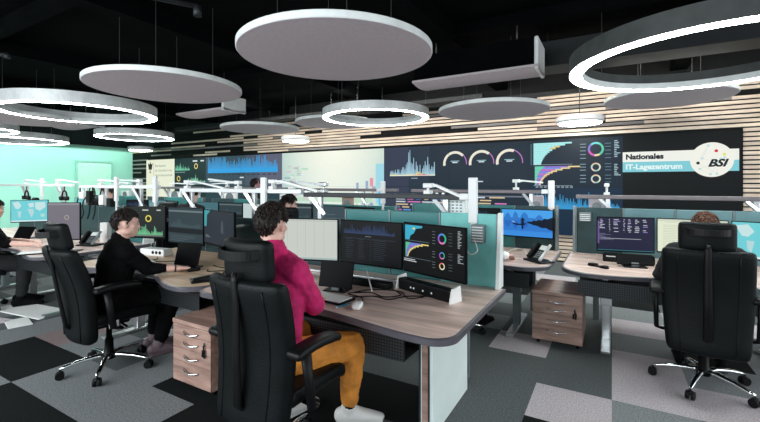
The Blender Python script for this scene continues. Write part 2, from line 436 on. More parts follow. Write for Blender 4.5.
def charts(s):      # bar staircases, donut rings and a spectrum
    s.rect(.04, .655, .06, .96, px(60, 90, 100), 2)
    n = 13
    for i in range(n):
        z1 = .965 - i * .0235 * 1.0; w = .36 * math.exp(-i * .22) + .06
        s.rect(.075, z1 - .0225, .075 + w, z1, LCY, 2)
        if i in (2, 3): s.rect(.075 + w - .06, z1 - .0225, .075 + w, z1, px(220, 200, 130), 3)
        z2 = .635 - i * .0205; w2 = .44 * math.exp(-i * .27) + .05
        s.rect(.09, z2 - .0185, .09 + w2, z2, [px(150, 120, 220), px(120, 150, 230), px(205, 120, 190)][i % 3], 2)
        s.rect(.09 + w2 * .75, z2 - .0185, .09 + w2, z2, px(240, 215, 150), 3)
        s.rect(.09, z2 - .0185, .09 + w2 * .22, z2, px(110, 215, 180), 3)
    for z in (.655, .36): s.rect(.075, z, .50, z + .006, px(150, 170, 180), 2)
    for i in range(9): s.rect(.10 + i * .047, .335, .13 + i * .047, .352, px(170, 190, 195), 2)
    for (cx, cz, r0, r1) in ((.74, .852, .052, .072), (.74, .612, .030, .044), (.74, .455, .030, .044)):
        for k_, (a0, a1, c_) in enumerate(((-60, 60, px(90, 205, 170)), (60, 130, px(120, 220, 225)), (130, 200, px(140, 120, 210)), (200, 260, px(220, 90, 190)), (260, 300, px(245, 215, 170)))):
            s.ring(cx, cz, r0, r1, c_ if r1 > .06 else [px(210, 225, 200), px(235, 200, 170), px(190, 220, 210), px(235, 215, 200), px(150, 200, 190)][k_], a0, a1, 3)
    for z in (.92, .88, .83, .78, .73, .65, .61, .57, .50, .455, .41):
        s.rect(.58, z, .64, z + .008, px(150, 180, 190), 2); s.rect(.83, z, .89, z + .006, px(110, 150, 165), 2)
    s.lines(.92, .985, .74, .97, 10, px(175, 205, 215), 3); s.lines(.92, .985, .50, .66, 7, px(175, 205, 215), 4)
def d_data(s):
    s.rect(0, 0, 1, 1, NAVY, 1)
    # draw the charts in the upper two thirds
    
    s.rect(0, .0, 1, .5, px(20, 44, 66), 1.5)
    f = lambda z: .49 + (z - .33) * .755
    old, oring = s.poly, s.ring
    def ring2(cx, cz, r0, r1, m, a0=0, a1=360, l=2, n=28):
        p_ = s.poly; s.poly = old; oring(cx, f(cz), r0, r1, m, a0, a1, l, n); s.poly = p_
    s.poly = lambda pts, m, l=1: old([(x, f(z)) for x, z in pts], m, l); s.ring = ring2
    charts(s); s.poly = old; s.ring = oring
    s.spectrum(.06, .60, .30, .47, 34, BLUE, 2, 3, 4, .25); s.spectrum(.60, .97, .30, .45, 24, BLUE, 2, 9, 2, .12)
    s.rect(.06, .27, .97, .30, BLUE, 3); seams(s, 1)
def d_gauge(s):
    s.rect(0, 0, 1, 1, px(25, 42, 56), 1); s.rect(0, 0, .2, 1, px(52, 60, 80), 1.5); s.rect(.2, 0, .36, 1, px(38, 52, 68), 1.5)
    s.rect(.05, .635, .40, .642, WHT, 3)
    s.spectrum(.05, .40, .642, .96, 36, px(165, 205, 225), 2, 11, 3, .15)
    s.spectrum(.05, .40, .642, .69, 36, px(235, 225, 140), 3, 12, 3, .08); s.spectrum(.24, .36, .642, .67, 16, px(225, 70, 70), 4, 13, 2, .1)
    s.rect(.22, .60, .27, .61, px(150, 170, 185), 2)
    for cx, f in ((.542, .76), (.72, .72), (.895, .62)):
        s.ring(cx, .775, .118, .148, px(232, 228, 212), 180 * (1 - f), 190, 3, 60); s.ring(cx, .775, .136, .146, px(190, 120, 200), -5, 180 * (1 - f), 3, 60)
        s.rect(cx - .03, .80, cx + .03, .808, px(160, 200, 215), 3); s.rect(cx - .018, .782, cx + .018, .794, px(220, 235, 240), 3)
    s.rect(.66, .555, .73, .568, px(200, 215, 220), 2)
    rn = random.Random(4)
    for i in range(7):
        z = .37 - i * .034; x = .10
        for k_ in range(9):
            w = rn.uniform(.03, .10); s.rect(x, z, x + w, z + .015, [px(90, 150, 220), px(210, 120, 190), px(215, 190, 150), px(90, 200, 190), px(70, 110, 180), px(200, 210, 220)][rn.randrange(6)], 3); x += w + rn.uniform(.01, .03)
            if x > .86: break
    s.rect(.0, .385, 1, .40, px(110, 120, 135), 2); s.rect(0, .05, 1, .12, px(70, 95, 105), 2); seams(s, 2)
def d_bright(s):
    n = 44
    for i in range(n):       # soft daylight view of a hall, pale cream fading to green and pink borders
        for j in range(22):
            x, z = (i + .5) / n, (j + .5) / 22
            t = min(1, abs(x - .55) * 1.7); q = 1 - z
            c = (246 - 62 * t ** 2 - 20 * q, 248 - 38 * t ** 2 - 10 * q, 232 - 30 * t ** 2)
            c = [int(max(0, min(255, v + 0))) // 2 * 2 for v in c]
            s.rect(i / n, j / 22, (i + 1) / n, (j + 1) / 22, px(*c), 1)
    rn = random.Random(8)
    for i in range(34):
        x, z = rn.uniform(.02, .24), rn.uniform(.3, .8); s.rect(x, z, x + rn.uniform(.02, .08), z + rn.uniform(.01, .04), [px(214, 190, 205), px(180, 222, 190), px(236, 236, 236), px(160, 190, 190)][rn.randrange(4)], 2)
    for i in range(16):
        x, z = rn.uniform(.70, .93), rn.uniform(.12, .5); s.rect(x, z, x + rn.uniform(.01, .03), z + rn.uniform(.03, .14), [px(200, 210, 220), px(226, 150, 170), px(150, 170, 200), px(190, 225, 190)][rn.randrange(4)], 2)
    s.rect(.93, 0, 1, .8, px(160, 215, 228), 2); s.rect(.955, 0, 1, .45, px(90, 185, 225), 3); s.rect(.0, .28, .9, .34, px(190, 222, 196), 2); seams(s, 1, px(200, 210, 205))
def d_blue(s):
    s.rect(0, 0, 1, 1, px(56, 76, 88), 1); s.rect(.72, .2, 1, 1, px(92, 96, 116), 1.5); s.rect(.55, .5, .75, 1, px(72, 84, 100), 1.3)
    s.spectrum(.03, .95, .76, .99, 60, px(58, 158, 222), 2, 21, 6, .45); s.rect(.03, .72, .95, .79, px(50, 160, 225), 3)
    for i in range(14): s.rect(.05 + i * .065, .68, .09 + i * .065, .695, px(30, 50, 58), 3)
    s.rect(.48, .63, .53, .65, px(220, 230, 230), 3); s.rect(.05, .57, .22, .585, px(200, 215, 215), 3); s.rect(.0, .2, 1, .4, px(38, 62, 70), 2); seams(s, 2)
def d_green(s):
    s.rect(0, 0, 1, 1, px(24, 44, 48), 1)
    s.spectrum(.03, .5, .78, .96, 26, px(120, 205, 170), 2, 31, 3, .2); s.spectrum(.42, .98, .56, .70, 28, px(150, 225, 185), 2, 32, 3, .2)
    s.ring(.70, .85, .034, .05, px(240, 220, 130), 0, 360, 3); s.ring(.14, .63, .034, .05, px(240, 215, 120), 0, 360, 3)
    s.rect(.60, .93, .74, .955, px(220, 230, 225), 3); s.rect(.84, .93, .94, .955, px(220, 230, 225), 3); s.rect(.03, .74, .35, .755, px(120, 150, 150), 2); s.rect(.45, .53, .9, .545, px(180, 200, 200), 3); seams(s, 1)
def d_logo(s):
    s.rect(0, 0, 1, 1, px(232, 236, 212), 1)
    k = px(30, 34, 34)
    # small heraldic eagle: body, head, wings, tail
    cx, cz = .15, .86
    s.poly([(cx - .02, cz - .05), (cx + .02, cz - .05), (cx + .028, cz + .05), (cx, cz + .11), (cx - .028, cz + .05)], k, 3)
    for q in (-1, 1):
        for f in (0, 1, 2): s.poly([(cx + q * .02, cz + .05 - f * .03), (cx + q * (.085 - f * .012), cz + .075 - f * .045), (cx + q * (.075 - f * .012), cz + .03 - f * .045), (cx + q * .02, cz + .02 - f * .03)], k, 3 + f * .2)
        s.poly([(cx, cz - .05), (cx + q * .035, cz - .11), (cx + q * .012, cz - .12)], k, 4)
    s.rect(.27, .62, .283, .95, px(214, 150, 150), 3)
    g = px(120, 140, 128)
    s.text('Bundesamt',   .33, .86, .13, g, 4, width=.62); s.text('für Sicherheit in der', .33, .77, .12, g, 4, width=1.0); s.text('Informationstechnik', .33, .68, .12, g, 4, width=1.0)
video(.17, 1.82, 'black video wall screen reading Nationales IT-Lagezentrum with round BSI emblem', d_sign)
video(-1.48, .17, 'navy video wall screen with bar staircases, donut charts and a blue spectrum', d_data)
video(-4.78, -1.48, 'dark video wall screen with three arc gauges and a pale spiky chart', d_gauge)
video(-8.08, -4.78, 'bright cream coloured video wall screen showing a washed out hall view', d_bright)
video(-11.38, -8.08, 'slate video wall screen filled with a tall bright blue spectrum', d_blue)
video(-13.03, -11.38, 'dark green video wall screen with green spectra and two yellow rings', d_green)
video(-14.7, -13.03, 'pale cream video wall screen with small black eagle and grey lettering', d_logo)

# ------------------------------------------------------------------ ceiling things
def disc_panel(u, v, r, z, label):
    e = tag(empty('acoustic_disc', (u, v, z)), label, 'acoustic panel', 'round acoustic discs under the ceiling')
    bm = B(); lathe(bm, [(r - .006, 0), (r, .006), (r, .05), (r - .006, .056)], 72, smooth=False); obj('rim', bm, M['rim'], e)
    bm = B(); lathe(bm, [(r - .007, -.002), (r - .007, .02)], 72, smooth=False); obj('felt_face', bm, M['felt'], e)
    for k in range(4):
        a = PI / 4 + k * PI / 2; bm = B(); x, y = .6 * r * math.cos(a), .6 * r * math.sin(a)
        tube(bm, [(x, y, .05), (x, y, 3.7 - z)], .003, 5); obj('suspension_wire', bm, M['wire'], e)
    return e
disc_panel(-2.13, 2.93, .85, 2.66, 'large pale acoustic disc above the seated man in magenta, largest in view')
disc_panel(-4.65, 2.95, .85, 2.66, 'pinkish grey acoustic disc left of the largest disc, seen at a steep slant')
disc_panel(-1.65, 6.48, .85, 2.67, 'thin grey acoustic disc below the ceiling fan unit with the white end plate')
disc_panel(.72, 7.45, .83, 2.80, 'mauve acoustic disc partly behind the huge ring lamp on the right')
disc_panel(-6.6, 6.3, .82, 2.70, 'small looking acoustic disc above the blue spectrum screen')
disc_panel(-5.1, 6.95, .82, 2.80, 'acoustic disc half hidden behind the middle ring lamp')
disc_panel(-9.15, 3.06, .85, 2.66, 'acoustic disc seen through the big ring lamp on the left')
def ring_lamp(u, v, r, z, label, w=.13, h=.17, m='ringm'):
    e = tag(empty('ring_lamp', (u, v, z)), label, 'ring lamp', 'hanging ring lamps')
    bm = B(); n = 96
    prof = [(r, 0), (r, h), (r - w, h), (r - w, 0)]
    vs = []; fs = []
    for a_, (rr, zz) in enumerate(prof):
        for k in range(n): vs.append((rr * math.cos(2 * PI * k / n), rr * math.sin(2 * PI * k / n), zz))
    for i in range(3):
        for k in range(n): fs.append((i * n + k, i * n + (k + 1) % n, (i + 1) * n + (k + 1) % n, (i + 1) * n + k))
    addmesh(bm, vs, fs, 0, True)
    o = obj('ring_housing', bm, M[m], e)
    bm = B(); lathe(bm, [(r - w - .004, 0), (r - w - .004, .07), (r - w + .004, .07), (r - w + .004, 0)], 96, smooth=False, caps=False); obj('inner_band', bm, M['ringin'], e)
    for p in o.data.polygons: p.use_smooth = False
    bm = B(); vs = []; fs = []
    for rr, zz in ((r - .004, .004), (r - .006, -.004), (r - w + .006, -.004), (r - w + .004, .004)):
        for k in range(n): vs.append((rr * math.cos(2 * PI * k / n), rr * math.sin(2 * PI * k / n), zz))
    for i in range(3):
        for k in range(n): fs.append((i * n + k, i * n + (k + 1) % n, (i + 1) * n + (k + 1) % n, (i + 1) * n + k))
    addmesh(bm, vs, fs); obj('diffuser', bm, M['diffuser'], e)
    for k in range(3):
        a = k * 2 * PI / 3 + .4; bm = B(); x, y = (r - w / 2) * math.cos(a), (r - w / 2) * math.sin(a)
        tube(bm, [(x, y, h - .01), (x, y, 3.7 - z)], .003, 5); obj('suspension_wire', bm, M['wire'], e)
    return e
ring_lamp(.80, 4.84, 1.2, 2.66, 'huge glowing ring lamp with shaded housing hanging at the upper right', .13, .17, 'ringshade')
ring_lamp(-7.53, 3.29, 1.1, 2.66, 'large glowing ring lamp cut by the left edge of the photo', .12, .17)
ring_lamp(-3.5, 5.95, .90, 2.64, 'medium ring lamp hanging above the bright cream screen', .10, .13)
ring_lamp(-10.2, 5.65, .85, 2.66, 'small ring lamp above the pale door in the mint wall', .10, .14)
ring_lamp(-13.2, 4.3, 1.1, 2.62, 'ring lamp in front of the mint wall at the far left', .12, .15)
ring_lamp(-11.7, 3.0, .85, 2.66, 'ring lamp only its right tip showing below the large left ring', .10, .14)
def puck(u, v, r, label):
    e = tag(empty('ceiling_lamp', (u, v, 2.58)), label, 'ceiling lamp', 'small round pendant lamps along the video wall')
    bm = B(); lathe(bm, [(r - .03, 0), (r, .03), (r, .10), (r - .04, .12)], 40, smooth=False); obj('lamp_housing', bm, M['white'], e)
    bm = B(); lathe(bm, [(r - .05, -.012), (r - .02, .01)], 40, smooth=False); obj('diffuser', bm, M['diffuser'], e)
    bm = B(); tube(bm, [(0, 0, .11), (0, 0, 1.12)], .008, 6); obj('stem', bm, M['wire'], e)
puck(-.49, 7.85, .38, 'small round lamp right of the three arc gauges near the slat wall')
puck(-6.8, 7.65, .35, 'small round lamp above the border of blue spectrum and cream screens')
puck(-12.9, 7.3, .35, 'small round lamp above the screen with the eagle')
def fan_unit(u0, v0, u1, v1, z, hh, label):
    e = tag(empty('ceiling_fan_unit', (u0, v0, z)), label, 'air conditioning unit')
    w, d = u1 - u0, v1 - v0
    bm = B(); bbox(bm, .02, .02, .06, w - .05, d, hh, .01); obj('body', bm, M['ceil'], e)
    bm = B()
    n = 12
    pr = [(i / n * d, .03 * (1 - math.sin(PI * i / n)) ) for i in range(n + 1)]
    vs = [(0, y, z_) for y, z_ in pr] + [(w, y, z_) for y, z_ in pr] + [(0, y, z_ + .03) for y, z_ in pr] + [(w, y, z_ + .03) for y, z_ in pr]
    m = n + 1; fs = []
    for i in range(n): fs += [(i, i + 1, m + i + 1, m + i), (2 * m + i, 3 * m + i, 3 * m + i + 1, 2 * m + i + 1), (i, 2 * m + i, 2 * m + i + 1, i + 1), (m + i, m + i + 1, 3 * m + i + 1, 3 * m + i)]
    fs += [(0, m, 3 * m, 2 * m), (n, 2 * m + n, 3 * m + n, m + n)]
    addmesh(bm, vs, fs); obj('drip_tray', bm, M['felt'], e)
    bm = B(); bbox(bm, w - .05, 0, .0, w, d, hh, .02); obj('end_panel', bm, M['white'], e)
    for x in (.25, w - .3):
        bm = B(); tube(bm, [(x, d / 2, hh - .01), (x, d / 2, 3.7 - z)], .01, 6); obj('hanger_rod', bm, M['wire'], e)
fan_unit(-2.42, 5.12, -.76, 5.66, 2.9, .40, 'white ended ceiling fan coil unit between large disc and huge ring lamp')
fan_unit(-7.6, 5.0, -6.2, 5.55, 2.88, .30, 'ceiling fan coil unit right behind the slanted pinkish disc')
fan_unit(-11.9, 4.6, -10.6, 5.15, 2.88, .25, 'ceiling fan coil unit behind the large left ring lamp')
# pipes and a duct
for nm, pts, r_, lb in (('ceiling_pipe', [(-5.0, .2, 3.3), (-3.6, 2.6, 3.3)], .025, 'dark pipe end under the ceiling at top left'),
                        ('ceiling_pipe', [(-9.5, 1.2, 3.25), (-7.0, 2.2, 3.25)], .025, 'dark pipe above the large left ring lamp')):
    bm = B(); tube(bm, pts, r_, 10); tube(bm, [pts[1], (pts[1][0], pts[1][1], 3.2)], .04, 10); 
    for t in (.2, .8): 
        p = Vector(pts[0]).lerp(Vector(pts[1]), t); tube(bm, [p, (p.x, p.y, 3.7)], .008, 6)
    tag(obj(nm, bm, M['darkm']), lb, 'pipe')
bm = B(); bbox(bm, -1.0, 6.0, 3.15, 3.0, 6.5, 3.5, .01)
for x in (-.8, 2.6): tube(bm, [(x, 6.25, 3.49), (x, 6.25, 3.7)], .01, 6)
tag(obj('air_duct', bm, M['duct']), 'dark rectangular air duct under the ceiling behind the huge ring lamp', 'air duct')
bm = B(); bbox(bm, -12, 7.85, 3.2, -2.2, 8.1, 3.3, .01)
for x in (-11.5, -8, -4.5, -2.6): tube(bm, [(x, 7.95, 3.29), (x, 7.95, 3.7)], .01, 6)
tag(obj('cable_tray', bm, M['duct']), 'long dark cable tray under the ceiling in front of the slat wall', 'cable tray')

# ------------------------------------------------------------------ desks
def desk_outline(w=.975, back=0., d1=-1.165, rec=.14, r=.16, rl=None, off=0.):
    W = w + off; pts = [(-W, back + off * .5), (W, back + off * .5)]
    d1 = d1 - off
    def corner(sgn, rr):
        c = []
        for k in range(9):
            a = k / 8 * PI / 2; c.append((sgn * (W - rr + rr * math.cos(a)), d1 + rr - rr * math.sin(a)))
        return c
    cr = corner(1, r); pts += cr
    n = 22; x0 = W - r
    for k in range(1, n):
        x = x0 - (x0 + (W - (rl or r))) * k / n
        t = abs(x) / (W - r); f = 1 - (3 * t * t - 2 * t ** 3) if t < 1 else 0
        pts.append((x, d1 + rec * f))
    pts += corner(-1, rl or r)[::-1]
    return pts
def make_desk(cx, bv, label, rec=.14, r=.16, panel=False, wood_='oak', legs=True):
    e = tag(empty('workstation_desk', (cx, bv, 0)), label, 'desk', 'curved control room desks')
    o1 = desk_outline(rec=rec, r=r, off=0); o2 = desk_outline(rec=rec, r=r, off=.016)
    bm = B(); prism(bm, o1, .712, .74); obj('tabletop', bm, M[wood_], e)
    bm = B(); n = len(o1); vs = []
    for (a, z) in ((o1, .741), (o2, .737), (o2, .706), (o1, .702)): vs += [(x, y, z) for x, y in a]
    fs = []
    for i in range(4):
        j = (i + 1) % 4
        for k in range(n): fs.append((i * n + k, i * n + (k + 1) % n, j * n + (k + 1) % n, j * n + k))
    addmesh(bm, vs, fs); obj('edge_band', bm, M['edge'], e)
    # legs: telescopic columns on feet
    for s in (-1, 1):
        if s == 1 and panel: continue
        x = s * .62; bm = B()
        bbox(bm, x - .045, -.70, .36, x + .045, -.60, .71, .006); bbox(bm, x - .036, -.692, .03, x + .036, -.608, .37, .006)
        obj('leg_column', bm, M['alu'] if s < 0 else M['greym'], e)
        bm = B(); bbox(bm, x - .04, -1.0, 0, x + .04, -.25, .035, .008); obj('foot', bm, M['alu'], e)
        bm = B(); bar(bm, (x, -1.02, .69), (x, -.30, .69), .05, .04); bar(bm, (x, -.98, .67), (x, -.70, .50), .035, .03); obj('support_arm', bm, M['alu'], e)
    bm = B(); bbox(bm, -.70, -.66, .64, .67 if panel else .70, -.62, .69, .004); obj('crossbeam', bm, M['darkm'], e)
    te = .64 if panel else .80
    bm = B(); box(bm, -.84, -.98, .50, te, -.975, .64); box(bm, -.84, -.98, .495, te, -.74, .50); box(bm, -.84, -.745, .50, te, -.74, .66)
    for x in (-.8, 0, te - .02): bar(bm, (x, -.745, .64), (x, -.66, .67), .02, .02)
    obj('cable_tray', bm, M['perf'], e)
    bm = B(); bbox(bm, .12, -1.03, .675, .52, -.92, .711, .006); obj('control_box', bm, M['plastic'], e)
    if panel:
        bm = B(); box(bm, .665, -.80, .0, .745, -.14, .71); obj('side_panel', bm, M['sidegrey'], e)
        bm = B(); box(bm, .675, -.806, .02, .713, -.80, .70); obj('front_strip', bm, M['ped'], e)
        bm = B(); 
        for x in (.657, .716): box(bm, x, -.812, .02, x + .008, -.80, .70)
        obj('profile_strip', bm, M['darkm'], e)
        bm = B(); bbox(bm, .63, -.90, 0, .755, -.81, .03, .008); obj('foot', bm, M['rim'], e)
    return e
D1 = make_desk(-1.675, 3.06, 'oak desk with pale mint side panel where the man in magenta sits', .115, .13, True)
D2 = make_desk(-3.66, 3.06, 'warm oak desk of the man in black beside the mobile drawer unit', .22, .22, False, 'oak_warm')
D3 = make_desk(-6.2, 3.06, 'oak desk at the left edge with the mint map monitor', .14, .2)
D4 = make_desk(-8.35, 3.06, 'oak desk beyond the left edge, only its rail and frames showing', .14, .2)
DR = make_desk(.57, 5.12, 'oak desk on the right with the terminal monitor and man in office chair', .14, .30)
DA = make_desk(-1.50, 5.12, 'oak desk with the blue lake monitor behind the turquoise partition', .14, .24)
DB = make_desk(-3.63, 5.12, 'oak desk in the second row behind the dark monitors of the man in magenta', .14, .24)
DC = make_desk(-5.75, 5.12, 'oak desk in the second row in front of the blue spectrum screen', .14, .24)
DD = make_desk(-7.9, 5.12, 'oak desk in the second row in front of the eagle screen', .14, .24)
DE = make_desk(-10.1, 5.12, 'oak desk in the second row in front of the mint wall', .14, .24)

# partitions behind each desk
def partition(cx, bv, label, panels, zt=1.30, end=True, endL=False, w=.975):
    e = tag(empty('desk_partition', (cx, bv + .02, 0)), label, 'partition', 'partitions behind the desks')
    pw = w - .05; n = len(panels); x = -pw
    for k, mk in enumerate(panels):
        x1 = -pw + 2 * pw * (k + 1) / n
        zz = zt
        if isinstance(mk, tuple): mk, zz = mk
        bm = B(); bbox(bm, x + .006, .004, .70, x1 - .006, .034, zz, .008); obj('panel', bm, M[mk], e)
        x = x1
    bm = B(); box(bm, -pw, .0, .66, pw, .038, .70)
    for k in range(n + 1):
        hs_ = [q[1] if isinstance(q, tuple) else zt for q in (panels[max(k - 1, 0)], panels[min(k, n - 1)])]
        xx = -pw + 2 * pw * k / n; box(bm, xx - .006, 0, .70, xx + .006, .038, max(hs_))
    obj('frame', bm, M['greym'], e)
    for s, on in ((1, end), (-1, endL)):
        if on:
            bm = B(); 
            out = [(-.08, .082), (.06, .082), (.06, zt + .01 - .66), (.0, zt + .01 - .66)]
            vs = [(s * (w - .044), y, z + .66) for y, z in out] + [(s * (w - .018), y, z + .66) for y, z in out]
            addmesh(bm, vs, [(0, 1, 2, 3), (7, 6, 5, 4), (0, 4, 5, 1), (1, 5, 6, 2), (2, 6, 7, 3), (3, 7, 4, 0)]); obj('end_plate', bm, M['rim'] if bv < 4 else M['greym'], e)
    # legs down to the floor
    for xx in (-w + .25, w - .30):
        bm = B(); bbox(bm, xx - .03, 0, 0, xx + .03, .04, .67, .004); obj('leg', bm, M['greym'], e)
    return e
partition(-1.675, 3.06, 'turquoise partition behind the desk of the man in magenta', [('tealdark', 1.15), 'teal', 'teal', 'tealfab'], 1.29)
partition(-3.66, 3.06, 'grey green partition behind the monitors of the man in black', [('tealdark', 1.15), ('tealdark', 1.2), ('tealdark', 1.15), ('tealdark', 1.15)], 1.15)
partition(-6.2, 3.06, 'dark partition behind the desk with the mint map monitor', ['tealdark', 'tealdark', 'teal'], 1.20)
partition(-8.35, 3.06, 'dark partition at the far left of the first row', ['tealdark', 'tealdark', 'teal'], 1.20)
partition(.57, 5.12, 'blue green partition behind the right hand man and his three monitors', ['tealdark', 'glassblue', 'glassblue', 'glassblue'], 1.255, False, True)
partition(-1.50, 5.12, 'teal partition behind the blue lake monitor', ['teal', 'teal', 'teal', 'tealdark'], 1.255)
partition(-3.63, 5.12, 'teal partition in the second row below the cream screen', ['tealdark', 'teal', 'teal', 'teal'], 1.20)
partition(-5.75, 5.12, 'teal partition in the second row below the blue spectrum screen', ['tealdark', 'teal', 'tealdark'], 1.25)
partition(-7.9, 5.12, 'teal partition in the second row below the eagle screen', ['tealdark', 'teal', 'teal'], 1.25)
partition(-10.1, 5.12, 'teal partition in the second row before the mint wall', ['tealdark', 'teal', 'teal'], 1.25)

# rails on bracket frames with a tall end mast
def rail(u0, u1, v, zr, label, masts=(), brackets=(), mz=1.57, dark=False):
    e = tag(empty('equipment_rail', (0, v, 0)), label, 'equipment rail', 'rails above the desk partitions')
    bm = B(); bbox(bm, u0, -.025, zr - .022, u1, .025, zr + .022, .006); obj('rail', bm, M['darkm'] if dark else (M['railm'] if v > 4 else M['white']), e)  # dark, grey and white tones paint how light falls on aluminium rails
    for u in brackets:
        bm = B()
        bbox(bm, u - .022, .03, .66, u + .022, .07, zr - .02, .004)
        bar(bm, (u + .05, .05, 1.22), (u - .09, .0, zr - .02), .03, .03)
        obj('bracket', bm, M['alu'], e)
    for u in masts:
        bm = B(); bbox(bm, u - .035, -.062, zr - .2, u + .035, -.026, mz, .008); bbox(bm, u - .018, -.05, 1.12, u + .018, -.026, zr - .19, .004)
        bbox(bm, u - .11, -.05, zr - .02, u - .036, -.026, zr + .03, .004)
        obj('mast', bm, M['white'], e)
    return e
RV1, RV2 = 3.125, 5.185
rail(-2.66, -.93, RV1, 1.415, 'dark equipment rail behind the man in magenta ending at a white mast', (-.935,), (-1.19, -2.50), dark=True)
rail(-4.64, -2.69, RV1, 1.445, 'bright equipment rail behind the man in black', (-3.18,), (-3.42, -4.5), mz=1.59)
rail(-7.15, -5.1, RV1, 1.48, 'bright equipment rail above the mint map monitor', (-5.12, -6.04), (-6.5, -5.6, -7.1), mz=1.62)
rail(-10.8, -7.37, RV1, 1.50, 'bright equipment rail at the far left', (-8.37,), (-7.83, -9.2), mz=1.62)
rail(-.36, 1.52, RV2, 1.375, 'grey equipment rail behind the right hand man', (), (-.04, 1.22))
rail(-2.46, -.58, RV2, 1.425, 'grey equipment rail above the blue lake monitor with white mast', (-.62,), (-.86, -2.0), mz=1.56)
rail(-4.6, -2.67, RV2, 1.43, 'grey equipment rail below the cream screen', (-2.9,), (-3.3, -4.3), mz=1.56)
rail(-6.7, -4.8, RV2, 1.44, 'grey equipment rail below the blue spectrum screen', (-5.28,), (-5.6, -6.5), mz=1.58)
rail(-8.85, -6.95, RV2, 1.44, 'grey equipment rail below the dark green screen', (-8.45,), (-7.2, -8.2), mz=1.58)
rail(-11.05, -9.15, RV2, 1.44, 'grey equipment rail before the mint wall', (-10.03,), (-9.5, -10.8), mz=1.6)

# slender white task lamps clamped on the rails
def task_lamp(u, v, zr, yaw, length=.55, rise=.10, droop=.12, label='', mk='white'):
    e = tag(empty('task_lamp', (u, v, zr + .022), yaw), label, 'task lamp', 'slender task lamps on the rails')
    bm = B(); bbox(bm, -.03, -.03, 0, .03, .03, .03, .004); tube(bm, [(0, 0, .02), (0, 0, rise)], .012, 8); obj('clamp', bm, M[mk], e)
    bm = B(); bbox(bm, -.04, -.025, rise - .01, .05, .025, rise + .03, .008); bar(bm, (.0, 0, rise + .01), (length * .25, 0, rise + .01), .03, .022); bar(bm, (length * .22, 0, rise + .015), (length, 0, rise + .01 - droop), .045, .018); obj('lamp_arm', bm, M[mk], e)
    return e
task_lamp(-1.33, RV1, 1.415, R(-4), .30, .06, .09, 'white task lamp just left of the white mast of the nearest rail')
task_lamp(-2.42, RV1 + .0, 1.415, R(172), .48, .07, -.03, 'grey task lamp standing over the cream screen', 'alu')
task_lamp(-3.10, RV1, 1.445, R(2), .60, .07, .10, 'long white task lamp arm right above the head of the man in magenta')
task_lamp(-3.62, RV1, 1.445, R(175), .55, .06, -.04, 'white task lamp left of the twin posts behind the black office chair')
task_lamp(-4.52, RV1, 1.445, R(8), .60, .07, .08, 'white task lamp under the dark green screen')
task_lamp(-5.55, RV1, 1.48, R(180), .60, .05, -.02, 'white task lamp above the head of the man in black')
task_lamp(-6.55, RV1, 1.48, R(8), .60, .06, .05, 'white task lamp left of the mast above the man in black')
task_lamp(-7.9, RV1, 1.50, R(4), .6, .05, .04, 'white task lamp above the mint map monitor')
task_lamp(-9.1, RV1, 1.50, R(6), .6, .05, .03, 'white task lamp at the left edge')
task_lamp(-1.03, RV2, 1.425, R(-10), .32, .10, .02, 'white task lamp left of the mast above the blue lake monitor')
task_lamp(-.05, RV2, 1.375, R(90), .14, .10, .01, 'small task lamp above the terminal monitor on the right')
task_lamp(-5.1, RV2, 1.44, R(5), .60, .06, .05, 'task lamp in the second row left of the cream screen')
task_lamp(-6.3, RV2, 1.44, R(175), .60, .06, .02, 'task lamp in the second row below the blue spectrum screen')
task_lamp(-8.0, RV2, 1.44, R(8), .60, .06, .02, 'task lamp in the second row below the eagle screen')
task_lamp(-9.9, RV2, 1.44, R(178), .60, .06, .02, 'task lamp in the second row before the pale door')

# ------------------------------------------------------------------ monitors
def monitor(p0, p1, z0, z1, label, draw, back_v=None, stand='arm', body='bezel'):
    (x0, y0), (x1, y1) = p0, p1
    w = math.hypot(x1 - x0, y1 - y0) - .006; a = math.atan2(y1 - y0, x1 - x0); h = z1 - z0
    e = tag(empty('monitor', (x0, y0, z0), a), label, 'monitor', 'monitors on the desks')
    bm = B(); bbox(bm, 0, 0, 0, w, .022, h, .004); bbox(bm, w * .2, .02, h * .2, w * .8, .045, h * .8, .01); obj('housing', bm, M[body], e)
    s = Screen(w - .016, h - .022)
    if draw: draw(s)
    else: s.rect(0, 0, 1, 1, M['bezel'], 1)
    s.build(e, 'screen', (.008, -.0006, .014))
    if stand == 'arm':     # bracket arm back to the partition
        ca, sa = math.cos(-a), math.sin(-a); cx_, cy_ = x0 + w / 2 * math.cos(a), y0 + w / 2 * math.sin(a)
        dy = back_v - cy_
        tx, ty = (0 * ca - dy * sa), (0 * sa + dy * ca)
        bm = B(); tube(bm, [(w / 2, .04, h * .5), (w / 2 + tx * .9, .0 + ty, h * .5)], .018, 8)
        bbox(bm, w / 2 - .05, .04, h * .5 - .05, w / 2 + .05, .055, h * .5 + .05, .004); obj('arm', bm, M['greym'], e)
    elif stand == 'foot':
        bm = B(); bar(bm, (w / 2, .055, h * .5), (w / 2, .07, .741 - z0 + .01), .06, .02); obj('neck', bm, M['plastic'], e)
        bm = B(); bbox(bm, w / 2 - .12, -.03, .741 - z0, w / 2 + .12, .15, .741 - z0 + .012, .004); obj('foot', bm, M['plastic'], e)
    return e
def d_white(s):
    s.rect(0, 0, 1, 1, px(196, 202, 194), 1); s.rect(0, .0, 1, .045, px(160, 180, 180), 2)
    for x in (.16, .33, .47, .62, .78): s.rect(x, .1, x + .003, .97, px(150, 156, 150), 2)
    s.rect(.0, .96, 1, .975, px(170, 176, 170), 2)
